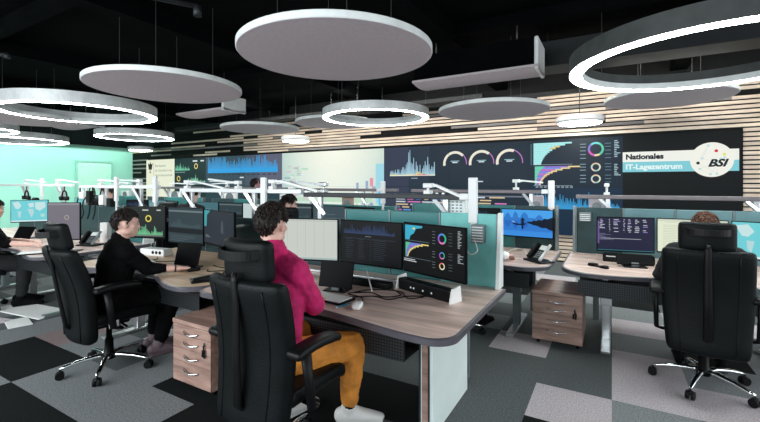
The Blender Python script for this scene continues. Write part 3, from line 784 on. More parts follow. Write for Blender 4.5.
def d_table(s):
    s.rect(0, 0, 1, 1, px(8, 12, 16), 1); s.spectrum(.05, .9, .70, .92, 70, px(44, 62, 98), 2, 41, 6, .25)
    s.rect(.42, .64, .52, .655, px(110, 120, 130), 2)
    for i in range(11): 
        z = .56 - i * .045
        for x, w in ((.08, .16), (.30, .12), (.5, .03), (.56, .22)): s.rect(x, z, x + w * random.uniform(.6, 1), z + .012, px(42, 50, 60), 2)
    s.rect(.06, .58, .50, .60, px(34, 42, 52), 2); s.rect(.52, .58, .92, .60, px(34, 42, 52), 2)
def d_charts2(s):
    s.rect(0, 0, 1, 1, px(8, 12, 14), 1)
    s.poly([(.02, .97), (.33, .97), (.33, .93), (.22, .90), (.18, .80), (.12, .75), (.10, .66), (.02, .66)], px(58, 170, 200), 2)
    s.rect(.16, .885, .20, .92, px(232, 225, 90), 3); s.rect(.02, .64, .45, .65, px(90, 120, 130), 2)
    for i in range(11):
        z = .60 - i * .028; w = .38 * math.exp(-i * .3) + .03
        s.rect(.03, z - .025, .03 + w, z, [px(120, 120, 215), px(95, 150, 220), px(160, 110, 200)][i % 3], 2)
        s.rect(.03 + w * .7, z - .025, .03 + w, z, px(235, 215, 120), 3); s.rect(.03, z - .025, .03 + w * .2, z, px(90, 200, 150), 3)
    s.lines(.0, .28, .20, .27, 2, px(200, 205, 210), 5, 2); s.rect(.02, .28, .48, .285, px(120, 140, 150), 2)
    for (cx, cz, r0, r1) in ((.66, .76, .072, .108), (.66, .43, .048, .070), (.66, .22, .048, .070)):
        for k_, (a0, a1, c_) in enumerate(((-50, 70, px(60, 180, 150)), (70, 150, px(90, 130, 220)), (150, 230, px(150, 90, 200)), (230, 310, px(225, 120, 180)))):
            s.ring(cx, cz, r0, r1, c_ if cz > .3 else [px(230, 225, 200), px(225, 110, 110), px(235, 200, 120), px(230, 225, 200)][k_], a0, a1, 3)
    for z in (.88, .82, .76, .70, .64, .48, .43, .37, .27, .22, .16): s.rect(.50, z, .55, z + .01, px(110, 120, 125), 2); s.rect(.76, z, .82, z + .008, px(90, 100, 105), 2)
    s.lines(.90, .985, .62, .96, 12, px(165, 175, 180), 7, 2); s.lines(.90, .985, .34, .52, 7, px(165, 175, 180), 8, 2)
def d_dim(s):
    s.rect(0, 0, 1, 1, px(46, 62, 68), 1); s.spectrum(.06, .94, .45, .68, 24, px(60, 80, 86), 2, 51, 4, .3); s.rect(0, .28, 1, .42, px(18, 26, 30), 2); s.rect(0, .88, 1, .93, px(104, 118, 122), 2)
    s.lines(.06, .9, .05, .24, 4, px(70, 84, 90), 6, 3)
def d_dim2(s):
    s.rect(0, 0, 1, 1, px(42, 48, 58), 1); s.poly([(0, 1), (.22, 1), (.10, .86), (.08, .5), (0, .5)], px(66, 158, 166), 2)
    s.poly([(.60, .70), (.63, .76), (.66, .70), (.68, .40), (.64, .34), (.58, .40)], px(70, 78, 90), 2); s.lines(.05, .3, .18, .26, 2, px(120, 134, 138), 3, 3)
def d_greenchart(s):
    s.rect(0, 0, 1, 1, px(16, 26, 26), 1); s.ring(.60, .62, .075, .115, px(222, 205, 84), 0, 360, 3); s.spectrum(.15, .95, .08, .42, 26, px(110, 190, 140), 2, 61, 4, .2)
    s.spectrum(.0, .2, .5, .9, 8, px(80, 160, 140), 2, 62, 1, .2); s.rect(.45, .88, .60, .92, px(190, 196, 190), 2); s.rect(.80, .88, .90, .92, px(190, 196, 190), 2); s.rect(.15, .04, .95, .06, px(150, 160, 150), 2)
def d_lake(s):
    s.rect(0, 0, 1, 1, px(48, 122, 206), 1); s.rect(0, .70, 1, 1, px(72, 160, 232), 1.3); s.rect(0, 0, 1, .20, px(60, 140, 222), 1.3)
    for c, r_, w in ((.12, .30, .08), (.28, .36, .07), (.46, .34, .10), (.75, .26, .09)):
        s.poly([(c - w, .58), (c - w * .6, .58 + r_ * .7), (c, .58 + r_), (c + w * .6, .58 + r_ * .7), (c + w, .58)], px(48, 120, 200), 2)
        s.poly([(c - w, .58), (c + w, .58), (c + w * .6, .58 - r_ * .6), (c, .58 - r_ * .9), (c - w * .6, .58 - r_ * .6)], px(40, 104, 190), 2)
    k = px(14, 26, 44)
    s.poly([(.50, .53), (.56, .57), (.60, .56), (.64, .62), (.69, .60), (.74, .65), (.80, .63), (.85, .70), (.91, .68), (1, .76), (1, .26), (.93, .30), (.88, .36), (.80, .35), (.72, .42), (.64, .44), (.56, .49)], k, 3)
    s.poly([(.18, .50), (.36, .47), (.50, .50), (.47, .43), (.30, .41)], k, 4); s.poly([(.40, .48), (.45, .48), (.45, .66), (.425, .72), (.40, .66)], k, 4); s.poly([(.36, .60), (.50, .61), (.43, .66)], k, 4)
    s.poly([(.40, .46), (.44, .46), (.44, .30), (.41, .24)], k, 4); s.poly([(.20, .52), (.22, .58), (.26, .56), (.28, .50)], px(120, 160, 210), 4)
def d_term(s):
    s.rect(0, 0, 1, 1, px(36, 38, 62), 1); rn = random.Random(71)
    for x0, x1 in ((.03, .14), (.20, .24), (.28, .42), (.46, .50), (.54, .62), (.66, .76), (.80, .90)):
        for i in range(8):
            if rn.random() < .85: z = .93 - i * .052; s.rect(x0 + rn.uniform(0, .02), z, x0 + (x1 - x0) * rn.uniform(.5, 1), z + .022, px(196, 196, 208) if rn.random() < .7 else px(150, 130, 200), 2)
    for i in range(7): s.rect(.03, .50 - i * .03, .03 + rn.uniform(.05, .3), .512 - i * .03, px(120, 118, 150), 2)
    s.rect(.06, .355, .78, .37, px(176, 176, 190), 2); s.rect(0, .0, 1, .02, px(60, 120, 130), 2); s.rect(.0, .2, .03, .9, px(110, 88, 150), 2)
def d_sheet(s):
    s.rect(0, 0, 1, 1, px(226, 232, 206), 1)
    s.lines(.08, .6, .15, .86, 14, px(196, 204, 186), 81, 2, .3); s.rect(.0, .93, 1, 1, px(206, 214, 196), 2); s.rect(.1, .9, .5, .905, px(150, 160, 150), 2)
def d_map(s):
    s.rect(0, 0, 1, 1, px(112, 206, 214), 1); c = px(178, 214, 218); g = px(196, 226, 226)
    for k_, P in enumerate(([(.04, .9), (.2, .95), (.28, .75), (.2, .6), (.12, .62)], [(.18, .5), (.28, .48), (.24, .15), (.19, .25)], [(.45, .85), (.60, .9), (.62, .7), (.5, .66)], [(.44, .6), (.60, .6), (.62, .4), (.55, .18), (.48, .42)], [(.64, .9), (.92, .92), (.94, .68), (.78, .5), (.66, .6)], [(.80, .35), (.92, .36), (.9, .2), (.8, .22)])):
        s.poly(P, c if k_ % 2 else g, 2)
    s.rect(0, 0, 1, .06, px(210, 234, 236), 3)
def d_greylogo(s):
    s.rect(0, 0, 1, 1, px(112, 108, 118), 1); s.ring(.60, .60, .045, .065, px(170, 160, 150), 0, 360, 3); s.rect(0, .95, 1, 1, px(140, 138, 146), 2)
def d_plain(a, b=None):
    def f(s): s.rect(0, 0, 1, 1, px(*a), 1); s.lines(.05, .9, .1, .9, 9, px(*(b or a)), 91, 2, .3)
    return f
monitor((-2.52, 2.60), (-1.985, 2.765), .865, 1.225, 'pale grey monitor left of the three before the man in magenta', d_white, 3.07)
monitor((-1.97, 2.77), (-1.375, 2.745), .865, 1.225, 'dark monitor with faint spectrum, middle of the three before the man in magenta', d_table, 3.07)
monitor((-1.365, 2.735), (-.815, 2.545), .865, 1.235, 'black monitor with cyan chart and three colour rings on the nearest desk', d_charts2, 3.07)
monitor((-4.88, 2.57), (-4.37, 2.755), .90, 1.265, 'dark monitor with yellow ring and green bars before the man in black', d_greenchart, 3.07)
monitor((-4.35, 2.77), (-3.74, 2.775), .86, 1.265, 'dim reflecting monitor, middle of the three before the man in black', d_dim, 3.07)
monitor((-3.725, 2.77), (-3.05, 2.59), .90, 1.255, 'dark grey monitor just left of the headrest of the nearest chair', d_dim2, 3.07)
monitor((-7.90, 2.52), (-7.63, 2.90), .93, 1.275, 'monitor with mint blue world map at the left edge', d_map, 3.07)
monitor((-5.57, 2.10), (-5.26, 2.30), .88, 1.31, 'grey monitor with small round emblem behind the left office chair', d_greylogo, None, 'foot')
monitor((-.135, 4.735), (.375, 4.825), .83, 1.185, 'monitor full of terminal text on the right hand desk', d_term, 5.13)
monitor((.385, 4.825), (.935, 4.80), .845, 1.185, 'cream white monitor in front of the right hand man', d_sheet, 5.13)
monitor((.945, 4.79), (1.47, 4.62), .845, 1.185, 'pale blue map monitor right of the right hand man', d_map, 5.13)
monitor((-1.12, 4.80), (-.545, 4.745), .915, 1.235, 'bright blue monitor with silhouette of a boat on a lake', d_lake, 5.13)
monitor((-1.70, 4.78), (-1.13, 4.81), .90, 1.235, 'dark monitor left of the blue lake monitor, mostly hidden', d_table, 5.13)
for i, (cx, dr) in enumerate(((-3.63, (d_dim, d_plain((60, 76, 84), (90, 110, 118)), d_table)), (-5.75, (d_plain((70, 110, 120), (100, 150, 160)), d_dim, d_plain((190, 205, 205)))), (-7.9, (d_table, d_plain((90, 130, 140), (150, 190, 190)), d_dim)), (-10.1, (d_plain((120, 190, 190)), d_table, d_dim)))):
    wh = ('below the cream screen', 'below the blue spectrum screen', 'below the eagle screen', 'before the mint wall')[i]
    monitor((cx - .86, 4.66), (cx - .31, 4.80), .84, 1.20, 'left monitor of the second row desk ' + wh, dr[0], 5.13)
    monitor((cx - .30, 4.80), (cx + .30, 4.80), .84, 1.20, 'middle monitor of the second row desk ' + wh, dr[1], 5.13)
    monitor((cx + .31, 4.80), (cx + .86, 4.66), .84, 1.20, 'right monitor of the second row desk ' + wh, dr[2], 5.13)

# ------------------------------------------------------------------ drawer units
def pedestal(u, v, rotz, label, drawers=4):
    e = tag(empty('drawer_unit', (u, v, 0), rotz), label, 'drawer unit', 'mobile wooden drawer units')
    w, d_, h = .43, .55, .51
    bm = B(); bbox(bm, -w / 2, .018, .045, w / 2, d_, h - .03, .003); obj('cabinet', bm, M['ped'], e)
    bm = B(); bbox(bm, -w / 2 - .003, -.004, h - .03, w / 2 + .003, d_ + .003, h, .003); obj('top', bm, M['ped'], e)
    hs = [.075, .10, .10, .15]; z = h - .035
    for k in range(4):
        z0 = z - hs[k]; bm = B(); bbox(bm, -w / 2 + .001, 0, z0 + .003, w / 2 - .001, .0175, z, .002)
        dr = obj('drawer', bm, M['ped'], e)
        if True:
            zc = z - .045 if k else z - .042; bm = B()
            tube(bm, [(-.085 + .17 * t, -.004 - .022 * math.sin(PI * t), zc - .012 * math.sin(PI * t)) for t in [q / 10 for q in range(11)]], .006, 8); obj('handle', bm, M['chrome'], dr)
        if k == 1:
            bm = B(); tube(bm, [(.155, .001, z - .02), (.155, -.006, z - .02)], .012, 12); obj('lock', bm, M['chrome'], dr)
        z = z0
    bm = B(); bbox(bm, .148, -.016, h - .175, .160, -.008, h - .14, .003); bbox(bm, .135, -.016, h - .22, .150, -.008, h - .17, .003); bbox(bm, .155, -.016, h - .225, .168, -.008, h - .165, .003); tube(bm, [(.153, -.001, h - .14), (.153, -.016, h - .14)], .005, 6)
    obj('key', bm, M['plastic'], e)
    for sx in (-1, 1):
        for y in (.07, d_ - .07):
            bm = B(); tube(bm, [(sx * .17 - .012, y, .022), (sx * .17 + .012, y, .022)], .022, 14); tube(bm, [(sx * .17, y, .022), (sx * .17, y, .05)], .008, 8); obj('caster', bm, M['plastic'], e)
    return e
pedestal(-2.66, 1.87, R(0), 'wooden drawer unit with four drawers and key left of the nearest chair')
pedestal(-.445, 4.07, R(0), 'wooden drawer unit with keys under the gap between two desks')

# ------------------------------------------------------------------ office chairs
def make_chair(u, v, yaw, label, tilt=6., hi=True):
    e = tag(empty('office_chair', (u, v, 0), R(yaw)), label, 'office chair', 'black high back office chairs')
    # base
    for k in range(5):
        a = R(90 + 72 * k + 18); dx, dy = math.cos(a), math.sin(a)
        bm = B(); pts = [(dx * r_, dy * r_, z_) for r_, z_ in ((.02, .115), (.10, .118), (.20, .108), (.29, .088), (.325, .078))]
        tube(bm, pts, .02, 8, rs=[.026, .024, .020, .016, .012], sq=.75); obj('base_leg', bm, M['chrome'], e)
        bm = B(); cx, cy = dx * .32, dy * .32
        for s in (-1, 1):
            q = Vector((-dy, dx, 0)) * s; tube(bm, [Vector((cx, cy, .03)) + q * .008, Vector((cx, cy, .03)) + q * .026], .030, 14)
        ellipsoid(bm, (cx, cy, .048), .026, .026, .018, 6); tube(bm, [(cx, cy, .05), (cx, cy, .08)], .007, 6)
        obj('caster', bm, M['plastic'], e)
    bm = B(); lathe(bm, [(.0, .085), (.045, .085), (.045, .135), (.034, .14), (.03, .25), (.022, .25), (.02, .38), (.0, .38)], 20); obj('gas_column', bm, M['plastic'], e)
    bm = B(); bbox(bm, -.11, -.16, .37, .11, .12, .42, .02); tube(bm, [(.10, .03, .395), (.24, .03, .385)], .008, 8); obj('mechanism', bm, M['plastic'], e)
    # seat
    def sw(q):
        x, y, z_ = q; z_ += .02 * (x / .25) ** 2 - (.03 * max(0, (y - .12) / .13) ** 2); return Vector((x * (1 - .06 * (y + .24) / .48), y, z_))
    bm = B(); softbox(bm, .25, .245, .045, .04, 9, sw, mtx=Matrix.Translation((0, .045, .455))); obj('seat', bm, M['leather'], e)
    # back, tilted about the rear of the seat
    T = Matrix.Translation((0, -.19, .42)) @ Matrix.Rotation(R(tilt), 4, 'X') @ Matrix.Translation((0, .19, -.42))
    def bw(q):
        x, y, z_ = q; t = (z_ + .36) / .72
        y += .035 * math.sin(t * PI * 1.15 - .5) * 1.0
        y += .55 * x * x                                   # wraps forward at the sides
        x *= .90 + .12 * math.sin(min(1, t * 1.1) * PI * .62)
        if abs(x) < .02 and y < 0: y += .004
        return Vector((x, y, z_))
    bm = B(); softbox(bm, .262, .042, .375, .038, 12, bw, mtx=T @ Matrix.Translation((0, -.235, .685))); obj('backrest', bm, M['leather'], e)
    bm = B(); 
    pts = [T @ Vector(p) for p in ((0, -.10, .385), (0, -.22, .37), (0, -.292, .45), (0, -.283, .70), (0, -.268, .95), (0, -.275, 1.06), (0, -.262, 1.10))]
    tube(bm, pts, .03, 8, rs=[.03, .03, .028, .026, .024, .02, .018], sq=.5); obj('spine', bm, M['plastic'], e)
    # piping seam
    bm = B()
    for s in (-1, 1):
        pts = [T @ (bw(Vector((s * .17, -.043, z_))) + Vector((0, -.235, .685))) for z_ in [-.34 + .68 * k / 12 for k in range(13)]]
        tube(bm, pts, .004, 6)
    obj('seam', bm, M['plastic'], e)
    # headrest
    def hw(q):
        x, y, z_ = q; y += 1.0 * x * x; return Vector((x, y, z_))
    bm = B(); softbox(bm, .165, .036, .105, .034, 9, hw, mtx=T @ Matrix.Translation((0, -.20, 1.145))); hr = obj('headrest', bm, M['leather'], e)
    bm = B(); pts = [T @ Vector((.125 * math.sin(a_), -.225 - .075 * math.cos(a_) ** 1.0 + (.02 if abs(a_) > 1.2 else 0), 1.19)) for a_ in [R(-88 + 176 * k / 14) for k in range(15)]]
    rs_ = [.02] * 15
    for k in range(14):
        p, q = pts[k], pts[k + 1]; bar(bm, p, q + (q - p) * .1, .012, .045)
    obj('headrest_bracket', bm, M['plastic'], e)
    # arms
    for s in (-1, 1):
        bm = B(); tube(bm, [(s * .12, -.02, .40), (s * .26, -.02, .39), (s * .295, -.09, .42), (s * .30, -.14, .72)], .022, 8, rs=[.018, .02, .024, .028], sq=.6)
        ar = obj('armrest', bm, M['plastic'], e)
        def aw(q): return Vector((q.x, q.y, q.z - .012 * (q.y / .14) ** 2))
        bm = B(); softbox(bm, .048, .165, .022, .02, 6, aw, mtx=Matrix.Translation((s * .290, -.06, .735))); obj('arm_pad', bm, M['plastic'], ar)
    return e
make_chair(-1.565, 1.65, -2, 'black leather office chair of the man in magenta, nearest to the camera', 4)
cB = make_chair(-3.60, 1.78, -4, 'black office chair leaning back behind the man in black', 13)
bm = B(); bbox(bm, .24, -.10, .40, .243, -.03, .455, .001); obj('paper_tag', bm, M['rim'], cB)
cR = make_chair(.60, 3.86, -4, 'black office chair on the right seen squarely from behind', 3)
for u, v, yw, lb in ((-1.42, 3.92, -8, 'black office chair half hidden behind the nearest desk, one chrome leg showing'), (-3.35, 3.80, 5, 'black office chair in the second row left of the silver box'),
                     (-5.75, 3.85, 10, 'black office chair in the second row behind the dim monitors'), (-7.9, 3.85, 0, 'black office chair in the second row under the eagle screen'), (-10.1, 3.85, -10, 'black office chair in the second row before the mint wall'),
                     (-6.62, 1.75, -10, 'black office chair of the person cut by the left edge')):
    dup(cR, (u, v, 0), R(yw), lb)

# ------------------------------------------------------------------ people
def remesh(bm, voxel, smooth_it=4):
    me = bpy.data.meshes.new('t'); bmesh.ops.recalc_face_normals(bm, faces=bm.faces[:]); bm.to_mesh(me); bm.free()
    o = bpy.data.objects.new('t', me); C.objects.link(o)
    r_ = o.modifiers.new('r', 'REMESH'); r_.mode = 'VOXEL'; r_.voxel_size = voxel; r_.use_smooth_shade = True
    s_ = o.modifiers.new('s', 'SMOOTH'); s_.factor = .5; s_.iterations = smooth_it
    bpy.context.view_layer.update(); dg = bpy.context.evaluated_depsgraph_get()
    m2 = bpy.data.meshes.new_from_object(o.evaluated_get(dg)); bpy.data.objects.remove(o); bpy.data.meshes.remove(me)
    for p in m2.polygons: p.use_smooth = True
    return m2
def limb(bm, pts, rs, n=12):
    """tapered tube with ball joints"""
    pts = [Vector(p) for p in pts]
    for i in range(len(pts) - 1):
        tube(bm, [pts[i], pts[i].lerp(pts[i + 1], .5), pts[i + 1]], 0, n, rs=[rs[i], (rs[i] + rs[i + 1]) / 2 * 1.02, rs[i + 1]])
    for p, r_ in zip(pts, rs): ellipsoid(bm, p, r_, r_, r_, 6)
def loft(bm, secs, right, n=20):
    """secs: (centre, half width, half depth, up dir) elliptical sections"""
    rings = []
    for c, a, b, fwd in secs:
        rings.append([bm.verts.new(Vector(c) + right * a * math.cos(2 * PI * k / n) + fwd * b * math.sin(2 * PI * k / n)) for k in range(n)])
    for i in range(len(rings) - 1):
        for k in range(n): bm.faces.new([rings[i][k], rings[i][(k + 1) % n], rings[i + 1][(k + 1) % n], rings[i + 1][k]])
    bm.faces.new(rings[0]); bm.faces.new(rings[-1])
def mesh_obj(name, me, m, parent=None):
    me.name = name; me.materials.clear()
    for x in (m if isinstance(m, (list, tuple)) else [m]): me.materials.append(x)
    o = bpy.data.objects.new(name, me); C.objects.link(o)
    if parent: o.parent = parent
    return o
def hand(bm, wrist, fwd, up, side, curl=.5, scale=1.):
    """five fingers; side=+1 thumb towards +left of fwd; up = back of hand normal"""
    fwd = Vector(fwd).normalized(); up = (Vector(up) - fwd * Vector(up).dot(fwd)).normalized(); lat = up.cross(fwd) * side
    w = Vector(wrist); sc = scale
    P = lambda f, l, u_: w + (fwd * f + lat * l + up * u_) * sc
    # palm
    for l in (-.028, -.010, .010, .028): limb(bm, [P(0, l * .6, 0), P(.045, l * .9, .002), P(.085, l, 0)], [.014 * sc, .015 * sc, .0115 * sc], 8)
    for l, ln in ((.030, .072), (.010, .080), (-.011, .074), (-.031, .058)):
        a = 0; p = P(.085, l, 0); pts = [p]; d = fwd.copy()
        for q, seg in enumerate((.45, .30, .25)):
            a += curl * (.55, .6, .4)[q]; dd = fwd * math.cos(a) - up * math.sin(a); p = p + dd * ln * seg * sc; pts.append(p)
        limb(bm, pts, [.0098 * sc, .0090 * sc, .0082 * sc, .0070 * sc], 8)
    limb(bm, [P(.018, .030, -.006), P(.045, .054, -.012), P(.068, .062, -.016), P(.088, .060, -.020)], [.014 * sc, .0115 * sc, .0098 * sc, .0080 * sc], 8)
def head(bm, c, yaw, pitch=0.):
    """c head centre; face looks along +y before yaw"""
    m = Matrix.Translation(Vector(c)) @ Matrix.Rotation(yaw, 4, 'Z') @ Matrix.Rotation(-pitch, 4, 'X')
    def E(p, a, b, d, rx=0): 
        t = bmesh.new(); bmesh.ops.create_uvsphere(t, u_segments=20, v_segments=12, radius=1)
        merge(bm, t, 0, m @ Matrix.Translation(p) @ Matrix.Rotation(rx, 4, 'X') @ Matrix.Diagonal((a, b, d, 1)))
    E((0, -.012, .03), .074, .094, .088); E((0, .028, -.03), .060, .062, .085); E((0, .045, -.082), .036, .036, .028)      # skull, face, chin
    E((0, .072, .028), .045, .020, .014); E((0, .088, -.022), .013, .022, .014); E((0, .080, .003), .009, .018, .030, R(18))  # brow, nose tip, bridge
    E((0, .082, -.054), .024, .012, .007); E((0, .080, -.066), .020, .012, .007)                                       # lips
    E((.043, .052, -.015), .020, .024, .020); E((-.043, .052, -.015), .020, .024, .020)                                    # cheeks
    for s in (-1, 1):
        E((s * .077, -.006, -.008), .008, .018, .031); E((s * .082, -.010, .004), .007, .014, .020); E((s * .050, .010, -.062), .020, .036, .024)
    return m
def hair_mesh(c, yaw, pitch=0., seed=1, tufts=420, length=.035, back=-58, side=-12, puff=.012):
    rn = random.Random(seed); bm = B()
    m = Matrix.Translation(Vector(c)) @ Matrix.Rotation(yaw, 4, 'Z') @ Matrix.Rotation(-pitch, 4, 'X')
    ax = Vector((.074 + puff, .094 + puff, .088 + puff)); ce = Vector((0, -.012, .03))
    def limit(az):   # az 0 front .. 180 back, lowest elevation of the hair
        az = abs(az)
        if az < 50: return 28 - az * .10
        if az < 80: return 23 - (az - 50) * (23 - side) / 30
        if az < 112: return side + 14
        return side + 14 + (back - side - 14) * min(1, (az - 112) / 28)
    def pt(az, el, k=1.):
        a, e_ = R(az), R(el)
        wob = 1 + .05 * noise.noise(Vector((math.sin(a) * 3 + seed, math.cos(a) * 3, e_ * 4)))
        return ce + Vector((math.sin(a) * math.cos(e_) * ax.x, math.cos(a) * math.cos(e_) * ax.y, math.sin(e_) * ax.z)) * k * wob
    n, mrow = 48, 16; grid = []
    for i in range(n):
        az = -180 + 360 * i / n; lo = limit(az); grid.append([bm.verts.new(m @ pt(az, lo + (90 - lo) * j / mrow)) for j in range(mrow)])
    top = bm.verts.new(m @ pt(0, 90))
    inner = [bm.verts.new(m @ pt(-180 + 360 * i / n, limit(-180 + 360 * i / n), .86)) for i in range(n)]
    for i in range(n):
        i2 = (i + 1) % n
        for j in range(mrow - 1): bm.faces.new([grid[i][j], grid[i2][j], grid[i2][j + 1], grid[i][j + 1]]).smooth = True
        bm.faces.new([grid[i][-1], grid[i2][-1], top]).smooth = True
        bm.faces.new([inner[i], inner[i2], grid[i2][0], grid[i][0]])
    for _ in range(tufts):
        az = rn.uniform(-180, 180); lo = limit(az); el = lo + (88 - lo) * rn.random() ** .8
        p = pt(az, el, .97); nrm = (p - ce).normalized()
        flow = Vector((rn.uniform(-.5, .5) + math.sin(R(az)) * .2, .35 if el > 45 else 0., -1.1 + (.9 if el > 60 else 0)))
        flow = flow - nrm * flow.dot(nrm); flow = (flow.normalized() * 1. + nrm * rn.uniform(.05, .45)).normalized()
        L_ = length * rn.uniform(.6, 1.2)
        tube(bm, [m @ p, m @ (p + flow * L_ * .5 + nrm * .004), m @ (p + flow * L_)], 0, 5, rs=[.0085, .006, .0012])
    return bm
def eyes(parent, m, brow):
    for s in (-1, 1):
        bm = B(); ellipsoid(bm, m @ Vector((s * .030, .074, .008)), .0095, .0095, .0065, 8, 0); ellipsoid(bm, m @ Vector((s * .030, .0815, .008)), .0062, .0045, .0062, 6, 1)
        obj('eye', bm, [M['eye'], M['hairm']], parent)
        bm = B(); tube(bm, [m @ Vector((s * .014, .090, .026)), m @ Vector((s * .030, .091, .032)), m @ Vector((s * .048, .078, .028))], .0035, 6, sq=.7); obj('eyebrow', bm, brow, parent)

def person(label, J, top, legs, hair, seed=1, vox=.0075, sleeve=1., hood=False, shoes=None, face=True, yaw=0., pitch=.1, collar=True, headphones=False, hands=True, curl=(.5, .5), extra_hair={}):
    """J joints in world coordinates: hip, chest, neck, head, shL shR elL elR wrL wrR hipL hipR knL knR anL anR toL toR"""
    V_ = {k: Vector(v) for k, v in J.items()}
    right = (V_['shR'] - V_['shL']).normalized(); upv = (V_['neck'] - V_['hip']).normalized(); fwd = upv.cross(right).normalized()
    hipr = (V_['hipR'] - V_['hipL']).normalized()
    def torso(bm, g=0.):
        h, c_, nk = V_['hip'], V_['chest'], V_['neck']
        loft(bm, [(h - upv * .10, .13 + g, .10 + g, fwd), (h, .165 + g, .125 + g, fwd), (h.lerp(c_, .35), .145 + g, .110 + g, fwd), (h.lerp(c_, .7), .155 + g, .115 + g, fwd),
                  (c_, .170 + g, .120 + g, fwd), (c_.lerp(nk, .4), .165 + g, .108 + g, fwd), (c_.lerp(nk, .75), .105 + g, .080 + g, fwd), (nk, .06 + g * .6, .06 + g * .6, fwd)], right)
        for s in ('L', 'R'):
            limb(bm, [nk.lerp(V_['sh' + s], .35) - upv * .02, V_['sh' + s]], [.062 + g, .058 + g])
    bm = B(); torso(bm)
    for s in ('L', 'R'):
        limb(bm, [V_['sh' + s], V_['el' + s], V_['wr' + s]], [.050, .038, .024])
        limb(bm, [V_['hip' + s], V_['kn' + s], V_['an' + s]], [.082, .055, .038])
        limb(bm, [V_['an' + s] + Vector((0, 0, -.035)), V_['an' + s].lerp(V_['to' + s], .6) * 1.0 + Vector((0, 0, -.03))], [.030, .016])
    limb(bm, [V_['neck'] - upv * .03, V_['neck'].lerp(V_['head'], .6)], [.060, .053])
    m = head(bm, V_['head'], yaw, pitch)
    if hands:
        for i, s in enumerate(('L', 'R')):
            f = V_.get('hd' + s, (V_['wr' + s] - V_['el' + s])); hand(bm, V_['wr' + s], f, (0, 0, 1), 1 if s == 'R' else -1, curl[i], .98)
    body = mesh_obj('person', remesh(bm, min(vox, .0065) if hands else vox, 3), M['skin'])
    tag(body, label, 'person')
    # hair
    obj('hair', hair_mesh(V_['head'], yaw, pitch, seed, **extra_hair), M[hair], body)
    if face: eyes(body, m, M[hair])
    # top
    bm = B(); torso(bm, .018)
    for s in ('L', 'R'):
        el, wr = V_['el' + s], V_['wr' + s]; we = el.lerp(wr, .97 * sleeve)
        limb(bm, [V_['sh' + s], V_['sh' + s].lerp(el, .5), el, el.lerp(we, .5), we], [.072, .064, .056, .052, .040])
    if collar: limb(bm, [V_['neck'] - upv * .02, V_['neck'] + upv * .025], [.080, .068])
    if hood:
        b_ = V_['neck'] - fwd * .055 - upv * .03
        ellipsoid(bm, b_, .10, .05, .06, 8); ellipsoid(bm, b_ - upv * .05 - fwd * .01, .075, .04, .07, 8)
        for k in range(9):
            a = R(-80 + 20 * k); ellipsoid(bm, V_['neck'] + right * .082 * math.sin(a) - fwd * (.06 * math.cos(a)) + upv * .022, .028, .026, .034, 6)
    me = remesh(bm, vox, 3)
    nrm_ = [v.normal.copy() for v in me.vertices]     # soft folds
    for v, vn in zip(me.vertices, nrm_):
        n_ = noise.noise(Vector((v.co.x * 9, v.co.y * 9, v.co.z * 22 + seed))) * .008 + noise.noise(v.co * 34) * .003
        v.co += vn * n_
    mesh_obj('jacket', me, M[top], body)
    # trousers
    bm = B(); h = V_['hip']
    loft(bm, [(h - upv * .11, .14, .12, fwd), (h - upv * .02, .185, .145, fwd), (h + upv * .07, .175, .14, fwd)], right)
    for s in ('L', 'R'):
        kn, an = V_['kn' + s], V_['an' + s]
        limb(bm, [V_['hip' + s], V_['hip' + s].lerp(kn, .5), kn, kn.lerp(an, .35), kn.lerp(an, .84)], [.108, .103, .084, .074, .058])
    me = remesh(bm, vox, 3)
    nrm_ = [v.normal.copy() for v in me.vertices]
    for v, vn in zip(me.vertices, nrm_):
        n_ = noise.noise(Vector((v.co.x * 12, v.co.y * 12, v.co.z * 16 + seed))) * .008 + noise.noise(v.co * 40) * .003
        v.co += vn * n_
    mesh_obj('trousers', me, M[legs], body)
    for s in ('L', 'R'):
        an, to = V_['an' + s], V_['to' + s]; d_ = Vector((to.x - an.x, to.y - an.y, 0)).normalized(); q = Vector((-d_.y, d_.x, 0))
        b0 = Vector((an.x, an.y, 0)) - d_ * .055; bm = B()
        kp = ((0., .036, .10), (.05, .040, .112), (.10, .042, .102), (.15, .045, .080), (.20, .045, .062), (.245, .037, .046), (.246, .037, .046))
        for q_ in range(19):
            t = .245 * q_ / 18; i_ = min(5, int(t / .05)); a0, a1 = kp[i_], kp[i_ + 1]; f_ = (t - a0[0]) / max(1e-6, a1[0] - a0[0]); f_ = min(1, f_)
            w_, hh = a0[1] + (a1[1] - a0[1]) * f_, a0[2] + (a1[2] - a0[2]) * f_
            ellipsoid(bm, b0 + d_ * t + Vector((0, 0, hh * .5 + .006)), w_, .040, hh * .5, 8, rot=Euler((0, 0, math.atan2(d_.y, d_.x) - PI / 2)))
        tube(bm, [b0 + d_ * -.02 + Vector((0, 0, .012)), b0 + d_ * .27 + Vector((0, 0, .012))], .03, 10, rs=[.034, .036], sq=.33)
        limb(bm, [an + Vector((0, 0, -.01)), an + Vector((0, 0, .015))], [.046, .048])
        sk = B(); limb(sk, [an + Vector((0, 0, -.02)), an.lerp(V_['kn' + s], .30)], [.040, .043]); obj('sock', sk, M['blackcloth'], body)
        mesh_obj('shoe', remesh(bm, .006, 3), M[shoes or 'blackcloth'], body)
    if headphones:
        bm = B(); mm = m
        pts = [mm @ Vector((.098 * math.sin(R(a)), -.01, .02 + .108 * math.cos(R(a)))) for a in range(-95, 96, 10)]
        tube(bm, pts, .009, 8)
        for s in (-1, 1): tube(bm, [mm @ Vector((s * .080, -.006, -.01)), mm @ Vector((s * .108, -.006, -.01))], .036, 14)
        obj('headphones', bm, headphones, body)
    return body

